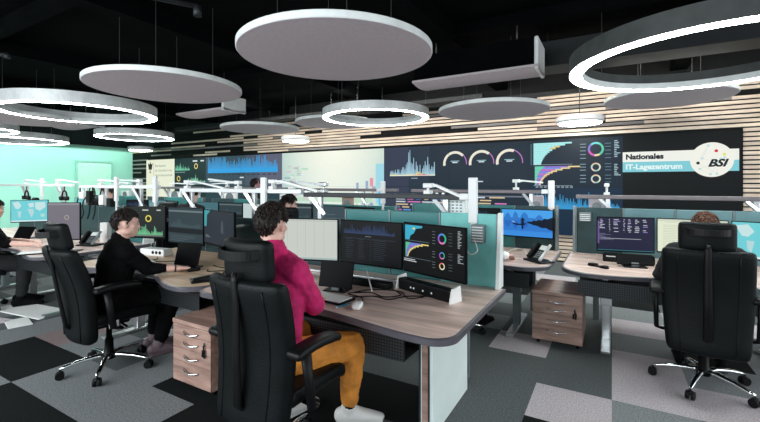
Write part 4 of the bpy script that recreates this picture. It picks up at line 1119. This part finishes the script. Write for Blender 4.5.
def J_generic(u, v, yaw=0., head_z=1.24, lean=.05, reach=.42, hand_z=.785):
    c, s = math.cos(R(yaw)), math.sin(R(yaw))
    W = lambda x, y, z: (u + x * c - y * s, v + x * s + y * c, z)
    d = head_z - 1.24
    return dict(hip=W(0, 0, .585), chest=W(0, .02 + lean, .90 + d * .7), neck=W(0, .05 + lean, 1.085 + d), head=W(0, .085 + lean, 1.225 + d),
                shL=W(-.175, .03 + lean, 1.03 + d), shR=W(.175, .03 + lean, 1.03 + d), elL=W(-.24, .16 + lean, .80), elR=W(.24, .16 + lean, .80),
                wrL=W(-.13, reach, hand_z), wrR=W(.13, reach, hand_z), hipL=W(-.095, .02, .565), hipR=W(.095, .02, .565), knL=W(-.14, .44, .53), knR=W(.14, .44, .53),
                anL=W(-.14, .40, .10), anR=W(.14, .40, .10), toL=W(-.15, .56, .04), toR=W(.15, .56, .04))
# man in magenta
J1 = dict(hip=(-1.615, 1.635, .585), chest=(-1.625, 1.67, .90), neck=(-1.635, 1.66, 1.135), head=(-1.672, 1.685, 1.285),
          shL=(-1.80, 1.68, 1.05), shR=(-1.475, 1.66, 1.05), elL=(-1.90, 1.83, .83), elR=(-1.45, 1.79, .835), wrL=(-1.84, 2.06, .775), wrR=(-1.62, 2.01, .79),
          hipL=(-1.71, 1.66, .565), hipR=(-1.53, 1.66, .565), knL=(-1.80, 2.08, .54), knR=(-1.38, 2.07, .535), anL=(-1.82, 2.00, .10), anR=(-1.45, 2.13, .10),
          toL=(-1.78, 2.18, .04), toR=(-1.28, 2.26, .04), hdR=(-.5, 1, -.05), hdL=(.25, 1, -.05))
person('man in a magenta fleece and mustard trousers typing at the nearest desk', J1, 'magenta', 'mustard', 'hairm', 3, .007, 1., True, 'shoe', True, R(12), .10, extra_hair=dict(length=.026, tufts=560, puff=.009))
# man in black
J2 = dict(hip=(-3.620, 1.800, 0.585), chest=(-3.615, 1.840, 0.825), neck=(-3.600, 1.860, 1.035), head=(-3.570, 1.900, 1.180),
          shL=(-3.770, 1.900, 0.965), shR=(-3.440, 1.830, 0.960), elL=(-3.830, 2.050, 0.790), elR=(-3.410, 2.000, 0.800), wrL=(-3.640, 2.170, 0.775), wrR=(-3.290, 2.190, 0.785),
          hipL=(-3.710, 1.840, 0.565), hipR=(-3.530, 1.810, 0.565), knL=(-3.680, 2.260, 0.530), knR=(-3.420, 2.220, 0.530), anL=(-3.680, 2.200, 0.100), anR=(-3.500, 2.140, 0.100),
          toL=(-3.660, 2.360, 0.040), toR=(-3.460, 2.300, 0.040), hdR=(.18, .9, -.12), hdL=(.5, .9, 0))
pb = person('man in a black sweater leaning forward with one hand on a mouse', J2, 'blackcloth', 'blackcloth', 'hairm', 5, .008, .50, False, 'shoeb', True, R(-29), .08, collar=True, extra_hair=dict(length=.022, tufts=420, puff=.009))
bm = B(); p_ = Vector(J2['wrR']) - (Vector(J2['wrR']) - Vector(J2['elR'])).normalized() * .025
for k in range(12):
    pass
d_ = (Vector(J2['wrR']) - Vector(J2['elR'])).normalized(); a_, b_ = frame_from(d_)
tube(bm, [p_ + (a_ * math.cos(R(k * 30)) + b_ * math.sin(R(k * 30))) * .029 for k in range(13)], .005, 6); obj('wristband', bm, M['plastic'], pb)
# right hand man, seen over the headrest
J3 = J_generic(.62, 3.86, -3, 1.19, .03, .46); J3.update(shL=(.435, 3.90, .99), elL=(.345, 4.03, .775), wrL=(.46, 4.26, .785))
person('brown haired man in dark clothes seen from behind over a headrest', J3, 'charcoal', 'charcoal', 'hairb', 9, .009, 1., face=False, extra_hair=dict(length=.022, tufts=380, puff=.008))
# second row and beyond
JA = J_generic(-1.40, 3.95, -8, 1.20, .06, .40); JA.update(elR=(-1.12, 3.98, .81), wrR=(-.935, 4.18, .80), hdR=(.4, .9, -.1))
person('person behind the nearest partition with only a white cuffed hand showing', JA, 'charcoal', 'charcoal', 'hairm', 12, .008, .9, curl=(.5, 1.))
bm = B(); limb(bm, [Vector(JA['elR']).lerp(Vector(JA['wrR']), .8), Vector(JA['elR']).lerp(Vector(JA['wrR']), 1.02)], [.044, .036]); obj('white_cuff', bm, M['paper'], bpy.data.objects['person.003'])
def J_stand(u, v, yaw, hz=1.50):
    c, s = math.cos(R(yaw)), math.sin(R(yaw)); W = lambda x, y, z: (u + x * c - y * s, v + x * s + y * c, z * hz / 1.6)
    return dict(hip=W(0, 0, .93), chest=W(0, .0, 1.25), neck=W(0, 0, 1.45), head=W(0, .02, 1.60), shL=W(-.18, 0, 1.40), shR=W(.18, 0, 1.40), elL=W(-.23, -.02, 1.12), elR=W(.23, -.02, 1.12),
                wrL=W(-.22, .08, .88), wrR=W(.22, .08, .88), hipL=W(-.09, 0, .90), hipR=W(.09, 0, .90), knL=W(-.10, .02, .50), knR=W(.10, .02, .50), anL=W(-.11, -.01, .10), anR=W(.11, -.01, .10), toL=W(-.13, .14, .04), toR=W(.13, .14, .04))
person('person standing behind the second row wearing pink headphones', J_stand(-6.45, 6.0, 10, 1.50), 'charcoal', 'charcoal', 'hairm', 14, .011, .8, face=False, headphones=mat('pink_plastic', (.55, .22, .26), .4, var=.1), hands=False)
JC = J_generic(-3.66, 3.78, -40, 1.27, .06, .40); person('person whose face shows just right of the hair of the man in magenta', JC, 'charcoal', 'charcoal', 'hairm', 19, .011, .8, yaw=R(-40), hands=False)
JC = J_generic(-5.7, 3.92, 20, 1.33, .06, .40); person('dark haired person in the second row behind the man in black and his monitors', JC, 'charcoal', 'charcoal', 'hairm', 15, .011, .8, hands=False)
JD = J_generic(-8.05, 3.80, -30, 1.36, .06, .40); person('dark haired person turned right in front of the mint wall', JD, 'blackcloth', 'charcoal', 'hairm', 16, .011, .8, hands=False)
JE = J_generic(-6.62, 1.80, -20, 1.22, .06, .52); JE.update(elR=(-6.38, 1.98, .80), wrR=(-6.16, 2.17, .785), hdR=(.8, .4, -.05), wrL=(-6.48, 2.28, .785), hdL=(.8, .3, 0))
person('person in short sleeves whose bare forearms rest on the left desk', JE, 'blackcloth', 'charcoal', 'hairm', 17, .009, .25)

# ------------------------------------------------------------------ things on the desks
DZ = .741
def touch_screen(u, v, yaw, w, h, tilt, label):
    e = tag(empty('touch_screen', (u, v, DZ), R(yaw)), label, 'touch screen', 'black touch screens on the desks')
    T = Matrix.Translation((0, 0, .03)) @ Matrix.Rotation(R(-tilt), 4, 'X')
    bm = B(); bbox(bm, -w / 2, 0, 0, w / 2, .012, h, .004, mtx=T); obj('display', bm, M['bezel'], e)
    bm = B(); bbox(bm, -w * .32, -.02, 0, w * .32, .13, .010, .004); bar(bm, (0, .10, .008), (0, .018 + h * .55 * math.sin(R(tilt)), .03 + h * .55 * math.cos(R(tilt)) - .01), .05, .01); obj('stand', bm, M['plastic'], e)
    bm = B(); bbox(bm, -.03, .005, .005, .03, .02, .045, .003); obj('hinge', bm, M['greym'], e)
touch_screen(-1.74, 2.37, 8, .27, .19, 14, 'black touch screen on a stand before the man in magenta')
touch_screen(-3.40, 2.33, 12, .27, .21, 16, 'black touch screen before the man in black')
touch_screen(.19, 4.44, 8, .30, .13, 50, 'flat black touch screen below the terminal monitor')
touch_screen(-6.95, 2.32, 20, .27, .19, 30, 'black touch screen at the left edge of the photo')
def keyboard(u, v, yaw, label, w=.40, d_=.15, pale=True):
    e = tag(empty('keyboard', (u, v, DZ), R(yaw)), label, 'keyboard')
    bm = B(); bbox(bm, -w / 2, -d_ / 2, .0, w / 2, d_ / 2, .014, .004); obj('base', bm, M['plastic'], e)
    bm = B()
    for i in range(18):
        for j in range(5):
            x, y = -w / 2 + .012 + i * (w - .024) / 18, -d_ / 2 + .012 + j * (d_ - .024) / 5
            if j == 0 and 4 < i < 10: continue
            box(bm, x, y, .013, x + (w - .024) / 18 - .003, y + (d_ - .024) / 5 - .004, .019)
    if True: box(bm, -w / 2 + .012 + 5 * (w - .024) / 18, -d_ / 2 + .012, .013, -w / 2 + .009 + 10 * (w - .024) / 18, -d_ / 2 + .012 + (d_ - .024) / 5 - .004, .019)
    obj('keys', bm, M['paper'] if pale else M['plastic'], e)
    return e
keyboard(-1.70, 2.205, -4, 'keyboard with pale keys under the hands of the man in magenta', .40, .17)
keyboard(-3.62, 2.26, 5, 'keyboard with pale keys before the man in black', .36, .15)
keyboard(.55, 4.36, -2, 'keyboard on the right hand desk hidden by the chair', .40, .15, False)
keyboard(-1.35, 4.38, 0, 'dark keyboard on the desk of the lake monitor', .40, .15, False)
def mouse(u, v, yaw, m, label):
    e = tag(empty('computer_mouse', (u, v, DZ), R(yaw)), label, 'mouse')
    def w_(q): return Vector((q.x * (1 - .15 * abs(q.y) / .055), q.y, q.z * (1 - .45 * (q.y / .06) ** 2) if q.z > 0 else q.z))
    bm = B(); softbox(bm, .032, .056, .019, .018, 7, w_, mtx=Matrix.Translation((0, 0, .019))); obj('shell', bm, M[m], e)
    bm = B(); tube(bm, [(-.003, .03, .034), (.003, .03, .034)], .006, 10); obj('scroll_wheel', bm, M['greym'], e)
mouse(-1.385, 2.13, 20, 'paper', 'white mouse on the nearest desk beside the blue pen')
mouse(-3.24, 2.30, -20, 'plastic', 'dark mouse under the hand of the man in black')
mouse(.86, 4.33, 0, 'plastic', 'dark mouse right of the right hand man')
bm = B(); p0, p1 = Vector((-1.50, 2.055, DZ + .005)), Vector((-1.475, 2.175, DZ + .005)); tube(bm, [p0, p0.lerp(p1, .12), p1], 0, 8, rs=[.001, .0048, .0048])
pn = tag(obj('pen', bm, M['pen']), 'blue pen lying beside the white mouse', 'pen'); bm = B(); tube(bm, [p0.lerp(p1, .0), p0.lerp(p1, .13)], .0051, 8); obj('tip', bm, M['paper'], pn)
# speaker bar under the chart monitor
e = tag(empty('speaker_bar', (-1.37, 2.70, DZ), math.atan2(-.17, .47)), 'black speaker bar with white ends under the chart monitor', 'speaker')
bm = B(); bbox(bm, 0, -.03, .0, .50, .05, .085, .012); obj('bar', bm, M['plastic'], e)
for x in (-.012, .50):
    bm = B(); addmesh(bm, [(x, -.045, 0), (x, .075, 0), (x, .06, .105), (x, -.02, .095), (x + .012, -.045, 0), (x + .012, .075, 0), (x + .012, .06, .105), (x + .012, -.02, .095)], BF); obj('end_cap', bm, M['paper'], e)
bm = B()
for x, m_ in ((.13, 0), (.16, 0), (.25, 0), (.33, 0)): box(bm, x, -.0315, .03, x + .012, -.03, .042)
obj('button', bm, M['rim'], e)
# terminal base below the monitors of the right desk
bm = B(); bbox(bm, -.08, 4.66, DZ, .36, 4.74, DZ + .08, .01); t_ = tag(obj('docking_station', bm, M['plastic']), 'long black docking station below the terminal monitor', 'docking station'); bm = B(); box(bm, -.05, 4.659, DZ + .05, .05, 4.66, DZ + .06); box(bm, .20, 4.659, DZ + .05, .24, 4.66, DZ + .06); obj('indicator', bm, M['rim'], t_)
bm = B(); bbox(bm, -2.0, 2.60, DZ, -1.42, 2.68, DZ + .045, .01); t_ = tag(obj('docking_station', bm, M['plastic']), 'flat black docking station below the dark middle monitor', 'docking station')
bm = B(); bbox(bm, -.95, .0, 0, .02, .03, .02, .004, mtx=Matrix.Translation((-1.42, 2.82, DZ))); tag(obj('cable_cover', bm, M['alu']), 'silver strip along the back of the nearest desk', 'cable cover')
# stapler like black object, handset, phones
bm = B(); T = Matrix.Translation((-.11, 4.31, DZ)) @ Matrix.Rotation(R(-38), 4, 'Z'); bbox(bm, -.10, -.022, 0, .10, .022, .012, .004, mtx=T); bbox(bm, -.09, -.03, .012, -.02, .03, .026, .006, mtx=T); bbox(bm, .04, -.028, .012, .09, .028, .024, .006, mtx=T)
tag(obj('telephone_handset', bm, M['plastic']), 'black handset lying at the left end of the right desk', 'handset')
def phone(u, v, yaw, label, pale='alu'):
    e = tag(empty('desk_phone', (u, v, DZ), R(yaw)), label, 'phone')
    bm = B(); bbox(bm, -.13, -.09, 0, .13, .09, .018, .012); obj('base', bm, M['plastic'], e)
    T = Matrix.Translation((0, -.05, .018)) @ Matrix.Rotation(R(48), 4, 'X')
    bm = B(); bbox(bm, -.10, 0, 0, .09, .19, .016, .006, mtx=T); obj('console', bm, M['plastic'], e)
    bm = B(); bbox(bm, -.015, .12, .016, .07, .175, .018, .002, mtx=T); obj('display', bm, M['rim'], e)
    bm = B()
    for i in range(4):
        for j in range(3): bbox(bm, -.01 + j * .028, .02 + i * .022, .016, .010 + j * .028, .034 + i * .022, .020, .002, mtx=T)
    obj('keys', bm, M['greym'], e)
    bm = B(); bbox(bm, .078, -.006, 0, .098, .20, .028, .006, mtx=T); obj('trim', bm, M[pale], e)
    bm = B(); bbox(bm, -.098, .0, .016, -.05, .19, .04, .010, mtx=T); obj('handset', bm, M['plastic'], e)
    return e
phone(-.64, 4.32, -42, 'black desk phone with silver trim under the blue lake monitor')
phone(-5.75, 2.62, 20, 'desk phone on the back of the left desk')
bm = B(); T = Matrix.Translation((-2.86, 2.14, DZ)) @ Matrix.Rotation(R(50), 4, 'Z')
e = tag(empty('desk_phone', (-2.84, 2.12, DZ), R(60)), 'flat black phone with pale trim at the right end of the warm oak desk', 'phone'); bm.free()
bm = B(); bbox(bm, -.11, -.07, 0, .11, .07, .02, .01); obj('base', bm, M['plastic'], e); bm = B(); bar(bm, (-.09, -.035, .028), (.09, -.035, .05), .03, .016); obj('handset', bm, M['plastic'], e); bm = B(); bar(bm, (-.09, .03, .024), (.06, .03, .03), .03, .010); obj('trim', bm, M['alu'], e)
# white socket box and paper of the man in black
e = tag(empty('socket_box', (-4.33, 2.62, DZ), R(10)), 'white socket box with cables left of the touch screen of the man in black', 'socket box')
bm = B(); bbox(bm, -.17, -.06, 0, .17, .06, .075, .008); obj('body', bm, M['paper'], e)
bm = B(); 
for x in (.02, .07, .12): tube(bm, [(x, -.0605, .04), (x, -.064, .04)], .017, 12)
obj('socket', bm, M['plastic'], e)
bm = B(); T = Matrix.Translation((-3.98, 2.28, DZ)) @ Matrix.Rotation(R(-20), 4, 'Z'); bbox(bm, -.15, -.105, 0, .15, .105, .006, .001, mtx=T); tag(obj('paper_stack', bm, M['paper']), 'white sheets of paper in front of the man in black', 'paper')
# tablet on the left desk
bm = B(); T = Matrix.Translation((-5.62, 2.0, DZ)) @ Matrix.Rotation(R(62), 4, 'Z'); bbox(bm, -.15, -.10, 0, .15, .10, .012, .004, mtx=T); t_ = tag(obj('document_tray', bm, M['plastic']), 'black clipboard with white sheet on the left desk', 'clipboard'); bm = B(); box(bm, -.13, -.085, .012, .13, .085, .014, mtx=T); obj('sheet', bm, M['paper'], t_)
bm = B(); bbox(bm, -5.98, 2.84, DZ, -5.80, 2.90, 1.0, .006); tag(obj('white_box', bm, M['paper']), 'upright white box at the back of the left desk', 'box')
# silver perforated speaker by the mast, louvre box
bm = B(); bbox(bm, -2.02, 0, 0, -1.82, .10, .22, .008, mtx=Matrix.Translation((.79, 3.19, 1.20)))
o = obj('wall_speaker', bm, M['rim']); tag(o, 'silver perforated box beside the white mast of the nearest rail', 'speaker')
bm = B()
for i in range(5):
    for j in range(8): box(bm, -1.215 + i * .034 , 3.1885, 1.215 + j * .025, -1.195 + i * .034, 3.1905, 1.228 + j * .025)
obj('grille', bm, M['greym'], o)
bm = B(); bar(bm, (-1.13, 3.25, 1.21), (-1.13, 3.11, 1.21), .04, .03); obj('bracket', bm, M['alu'], o)
e = tag(empty('louvre_box', (-.885, 3.02, 1.07)), 'grey louvred box hanging on the turquoise partition below the mast', 'socket box')
bm = B(); bbox(bm, -.05, 0, 0, .05, .062, .14, .006); obj('body', bm, M['greym'], e)
bm = B(); 
for k in range(6): box(bm, -.042, -.004, .012 + k * .021, .042, .0, .020 + k * .021)
obj('louvre', bm, M['rim'], e)
e = tag(empty('louvre_box', (-.20, 5.06, 1.10)), 'grey louvred box on the dark partition left of the terminal monitor', 'socket box')
bm = B(); bbox(bm, -.12, 0, 0, .0, .082, .10, .006); obj('body', bm, M['greym'], e)
bm = B()
for k in range(4): box(bm, -.112, -.004, .010 + k * .021, -.01, .0, .020 + k * .021)
obj('louvre', bm, M['rim'], e)
def loudspeaker(u, v, z, label, m='felt', w=.16, h=.18):
    bm = B(); bbox(bm, u - w / 2, v, z, u + w / 2, v + .05, z + h, .01); o = tag(obj('loudspeaker', bm, M[m]), label, 'speaker')
    bm = B(); tube(bm, [(u, v - .001, z + h * .35), (u, v - .004, z + h * .35)], w * .3, 20); obj('cone', bm, M['greym'], o)
loudspeaker(-.80, 5.235, 1.20, 'mauve grey box standing behind the blue lake monitor frame')
loudspeaker(-.15, 5.235, 1.20, 'mauve grey box behind the left end of the right rail')
loudspeaker(-3.6, 5.235, 1.16, 'small brown grey box below the cream screen', 'ped', .2, .16)
loudspeaker(-4.9, 5.235, 1.2, 'white box below the left end of the cream screen', 'paper', .25, .15)
loudspeaker(-6.3, 5.235, 1.2, 'white box below the blue spectrum screen', 'paper', .35, .15)
loudspeaker(-8.0, 5.235, 1.2, 'white box below the eagle screen', 'paper', .4, .16)
loudspeaker(-9.9, 5.235, 1.2, 'white box before the pale door', 'paper', .3, .16)
# round mirror
e = tag(empty('desk_mirror', (.50, 4.50, DZ), R(20)), 'small round black framed mirror left of the right hand man', 'mirror')
bm = B(); tube(bm, [(.030 * math.cos(R(a)), 0, .215 + .030 * math.sin(R(a))) for a in range(0, 361, 20)], .008, 8); tube(bm, [(0, 0, .01), (0, 0, .185)], .006, 8); lathe(bm, [(.045, 0), (.045, .01), (.01, .014)], 20); obj('frame', bm, M['plastic'], e)
bm = B(); tube(bm, [(0, -.003, .215), (0, .003, .215)], .029, 24); obj('mirror_glass', bm, M['chrome'], e)
# cables
def cable(pts, label, m='plastic', r_=.004):
    P_ = [Vector(p) for p in pts]; out = []
    for i in range(len(P_) - 1):
        p0, p1, p2, p3 = P_[max(i - 1, 0)], P_[i], P_[i + 1], P_[min(i + 2, len(P_) - 1)]
        for k in range(6):
            t = k / 6; out.append(.5 * ((2 * p1) + (-p0 + p2) * t + (2 * p0 - 5 * p1 + 4 * p2 - p3) * t * t + (-p0 + 3 * p1 - 3 * p2 + p3) * t ** 3))
    out.append(P_[-1]); bm = B(); tube(bm, out, r_, 6); tag(obj('cable', bm, M[m]), label, 'cable', 'cables on the desks')
cz = DZ + .004
cable([(-1.40, 2.20, cz + .006), (-1.48, 2.33, cz), (-1.62, 2.37, cz), (-1.50, 2.47, cz), (-1.36, 2.42, cz), (-1.28, 2.52, cz), (-1.42, 2.64, cz)], 'black mouse cable winding behind the white mouse')
cable([(-1.56, 2.30, cz), (-1.42, 2.40, cz), (-1.30, 2.38, cz), (-1.22, 2.52, cz), (-1.05, 2.60, cz)], 'black cable between keyboard and speaker bar')
cable([(-1.60, 2.42, cz), (-1.52, 2.55, cz), (-1.33, 2.60, cz), (-1.20, 2.47, cz), (-1.12, 2.55, cz)], 'black cable behind the touch screen of the nearest desk')
cable([(-1.62, 2.62, .86), (-1.56, 2.56, .80), (-1.50, 2.50, cz)], 'pale cable dropping below the dark middle monitor', 'rim', .005)
cable([(-4.2, 2.55, cz), (-4.05, 2.45, cz), (-4.15, 2.38, cz), (-3.95, 2.40, cz), (-3.8, 2.5, cz)], 'black cable in front of the white socket box')
cable([(-4.45, 2.5, cz), (-4.3, 2.42, cz), (-4.4, 2.36, cz), (-4.2, 2.33, cz)], 'black cable left of the paper of the man in black')
cable([(-3.2, 2.42, cz), (-3.1, 2.35, cz), (-3.0, 2.45, cz), (-2.92, 2.36, cz), (-2.85, 2.5, cz)], 'black cable right of the touch screen of the man in black')
cable([(-3.3, 2.55, cz), (-3.1, 2.52, cz), (-3.05, 2.62, cz), (-2.9, 2.58, cz)], 'black cable under the dark grey monitor')
cable([(-1.02, 4.42, cz), (-.95, 4.55, .80), (-.85, 4.50, .83), (-.75, 4.38, .80), (-.70, 4.34, .80)], 'white phone cable under the blue lake monitor', 'paper', .004)
cable([(-.56, 4.32, .78), (-.50, 4.30, cz), (-.545, 4.36, cz), (-.53, 4.28, cz)], 'white curled cable at the right end of the lake monitor desk', 'paper', .004)
cable([(-.90, 3.00, 1.10), (-.87, 2.97, 1.02), (-.93, 2.96, 1.0), (-1.0, 3.0, 1.12)], 'white cable looping below the white mast', 'paper', .004)
# white boards lying on the floor at the left
for k, (u, v, w_, d_, rz, lb) in enumerate(((-6.05, 2.12, .95, .34, 8, 'large white board lying on the floor at the left edge'), (-5.62, 1.86, .34, .20, -12, 'small white sheet on the floor in front of the white board'), (-6.0, 1.72, .5, .2, 14, 'grey pink board on the floor beside the white board'))):
    bm = B(); bbox(bm, -w_ / 2, -d_ / 2, 0, w_ / 2, d_ / 2, .012 , .003); o = obj('floor_board', bm, M['paper'] if k < 2 else M['felt'], None, (u, v, 0), R(rz)); tag(o, lb, 'board')
# clutter hanging on the rail behind the man in black
for k, (u, w_, h_, z_, mk, lb) in enumerate(((-6.35, .12, .14, 1.22, 'paper', 'small white box on the rail just left of the mast above the man in black'), (-6.72, .10, .18, 1.24, 'plastic', 'small black box hanging on the rail left of two white boxes'), (-6.92, .14, .10, 1.30, 'paper', 'wide white box hanging under the rail beside the grey emblem monitor'), (-6.15, .10, .12, 1.20, 'plastic', 'black box under the mast above the man in black'))):
    bm = B(); bbox(bm, u - w_ / 2, RV1 - .10, z_, u + w_ / 2, RV1 - .03, z_ + h_, .008); bar(bm, (u, RV1 - .028, z_ + h_ * .5), (u, RV1 - .028, 1.47), .02, .008); tag(obj('rail_box', bm, M[mk]), lb, 'box')
for k, u in enumerate((-6.45, -6.6, -6.8, -7.02)):
    rn = random.Random(k); pts = [(u + rn.uniform(-.05, .05), RV1 - .05 - .02 * j, 1.46 - j * .09) for j in range(6)]
    cable(pts, 'dark cable dangling from the rail left of the man in black', 'plastic', .009)
# headset-like dark things hanging on the far left rail
for u, z_, lb in ((-9.0, 1.29, 'black headset hanging on the far left rail'), (-7.6, 1.30, 'black headset hanging left of the man in black')):
    bm = B(); tube(bm, [(u + .08 * math.cos(R(a)), RV1 - .03, z_ + .02 + .09 * math.sin(R(a))) for a in range(-20, 201, 20)], .012, 8)
    for s in (-1, 1): tube(bm, [(u + s * .085, RV1 - .06, z_ - .01), (u + s * .085, RV1 - .01, z_ - .01)], .035, 14)
    bar(bm, (u, RV1 - .03, z_ + .10), (u, RV1 - .03, 1.48), .01, .01)
    tag(obj('headset', bm, M['plastic']), lb, 'headset')

# ------------------------------------------------------------------ light, world, camera
w = bpy.data.worlds.new('World'); bpy.context.scene.world = w; w.use_nodes = True
w.node_tree.nodes['Background'].inputs['Color'].default_value = (.85, .95, 1, 1)
w.node_tree.nodes['Background'].inputs['Strength'].default_value = 1.0
def area(name, loc, rot, sx, sy, power, col):
    l = bpy.data.lights.new(name, 'AREA'); l.shape = 'RECTANGLE'; l.size = sx; l.size_y = sy; l.energy = power; l.color = col
    o = bpy.data.objects.new(name, l); C.objects.link(o); o.location = loc; o.rotation_euler = rot; return o
area('mint_wall_fill', (-14.6, 4.5, 3.3), (0, R(50), 0), .3, 8., 125, (.78, 1., .90))  # added fill to brighten the mint wall, no fixture modelled
area('slat_fill', (-3.0, 6.9, 3.45), (R(50), 0, 0), 11., .15, 130, (1., .95, .88))  # added fill to lift the slats, not an existing lamp
area('fill_right', (4.4, 2.5, 1.9), (0, R(90), 0), 2.2, 6., 110, (.95, .98, 1.))  # unseen fill added on the right, there is no window
area('fill_left', (-4.0, -2.3, 2.2), (R(78), 0, 0), 7., 2., 330, (.92, .97, 1.))  # unseen fill added behind the camera, not a real window
sc = bpy.context.scene
cam = bpy.data.cameras.new('camera'); co = bpy.data.objects.new('camera', cam); C.objects.link(co)
co.location = (0, 0, 1.52); co.rotation_euler = (R(90), 0, R(29.85))
cam.sensor_width = 36; cam.lens = 404 / 760 * 36; cam.shift_y = -27 / 760; cam.clip_start = .05
sc.camera = co
sc.view_settings.view_transform = 'Standard'; sc.view_settings.look = 'None'; sc.view_settings.gamma = 1; sc.view_settings.use_curve_mapping = False
sc.view_settings.exposure = 0
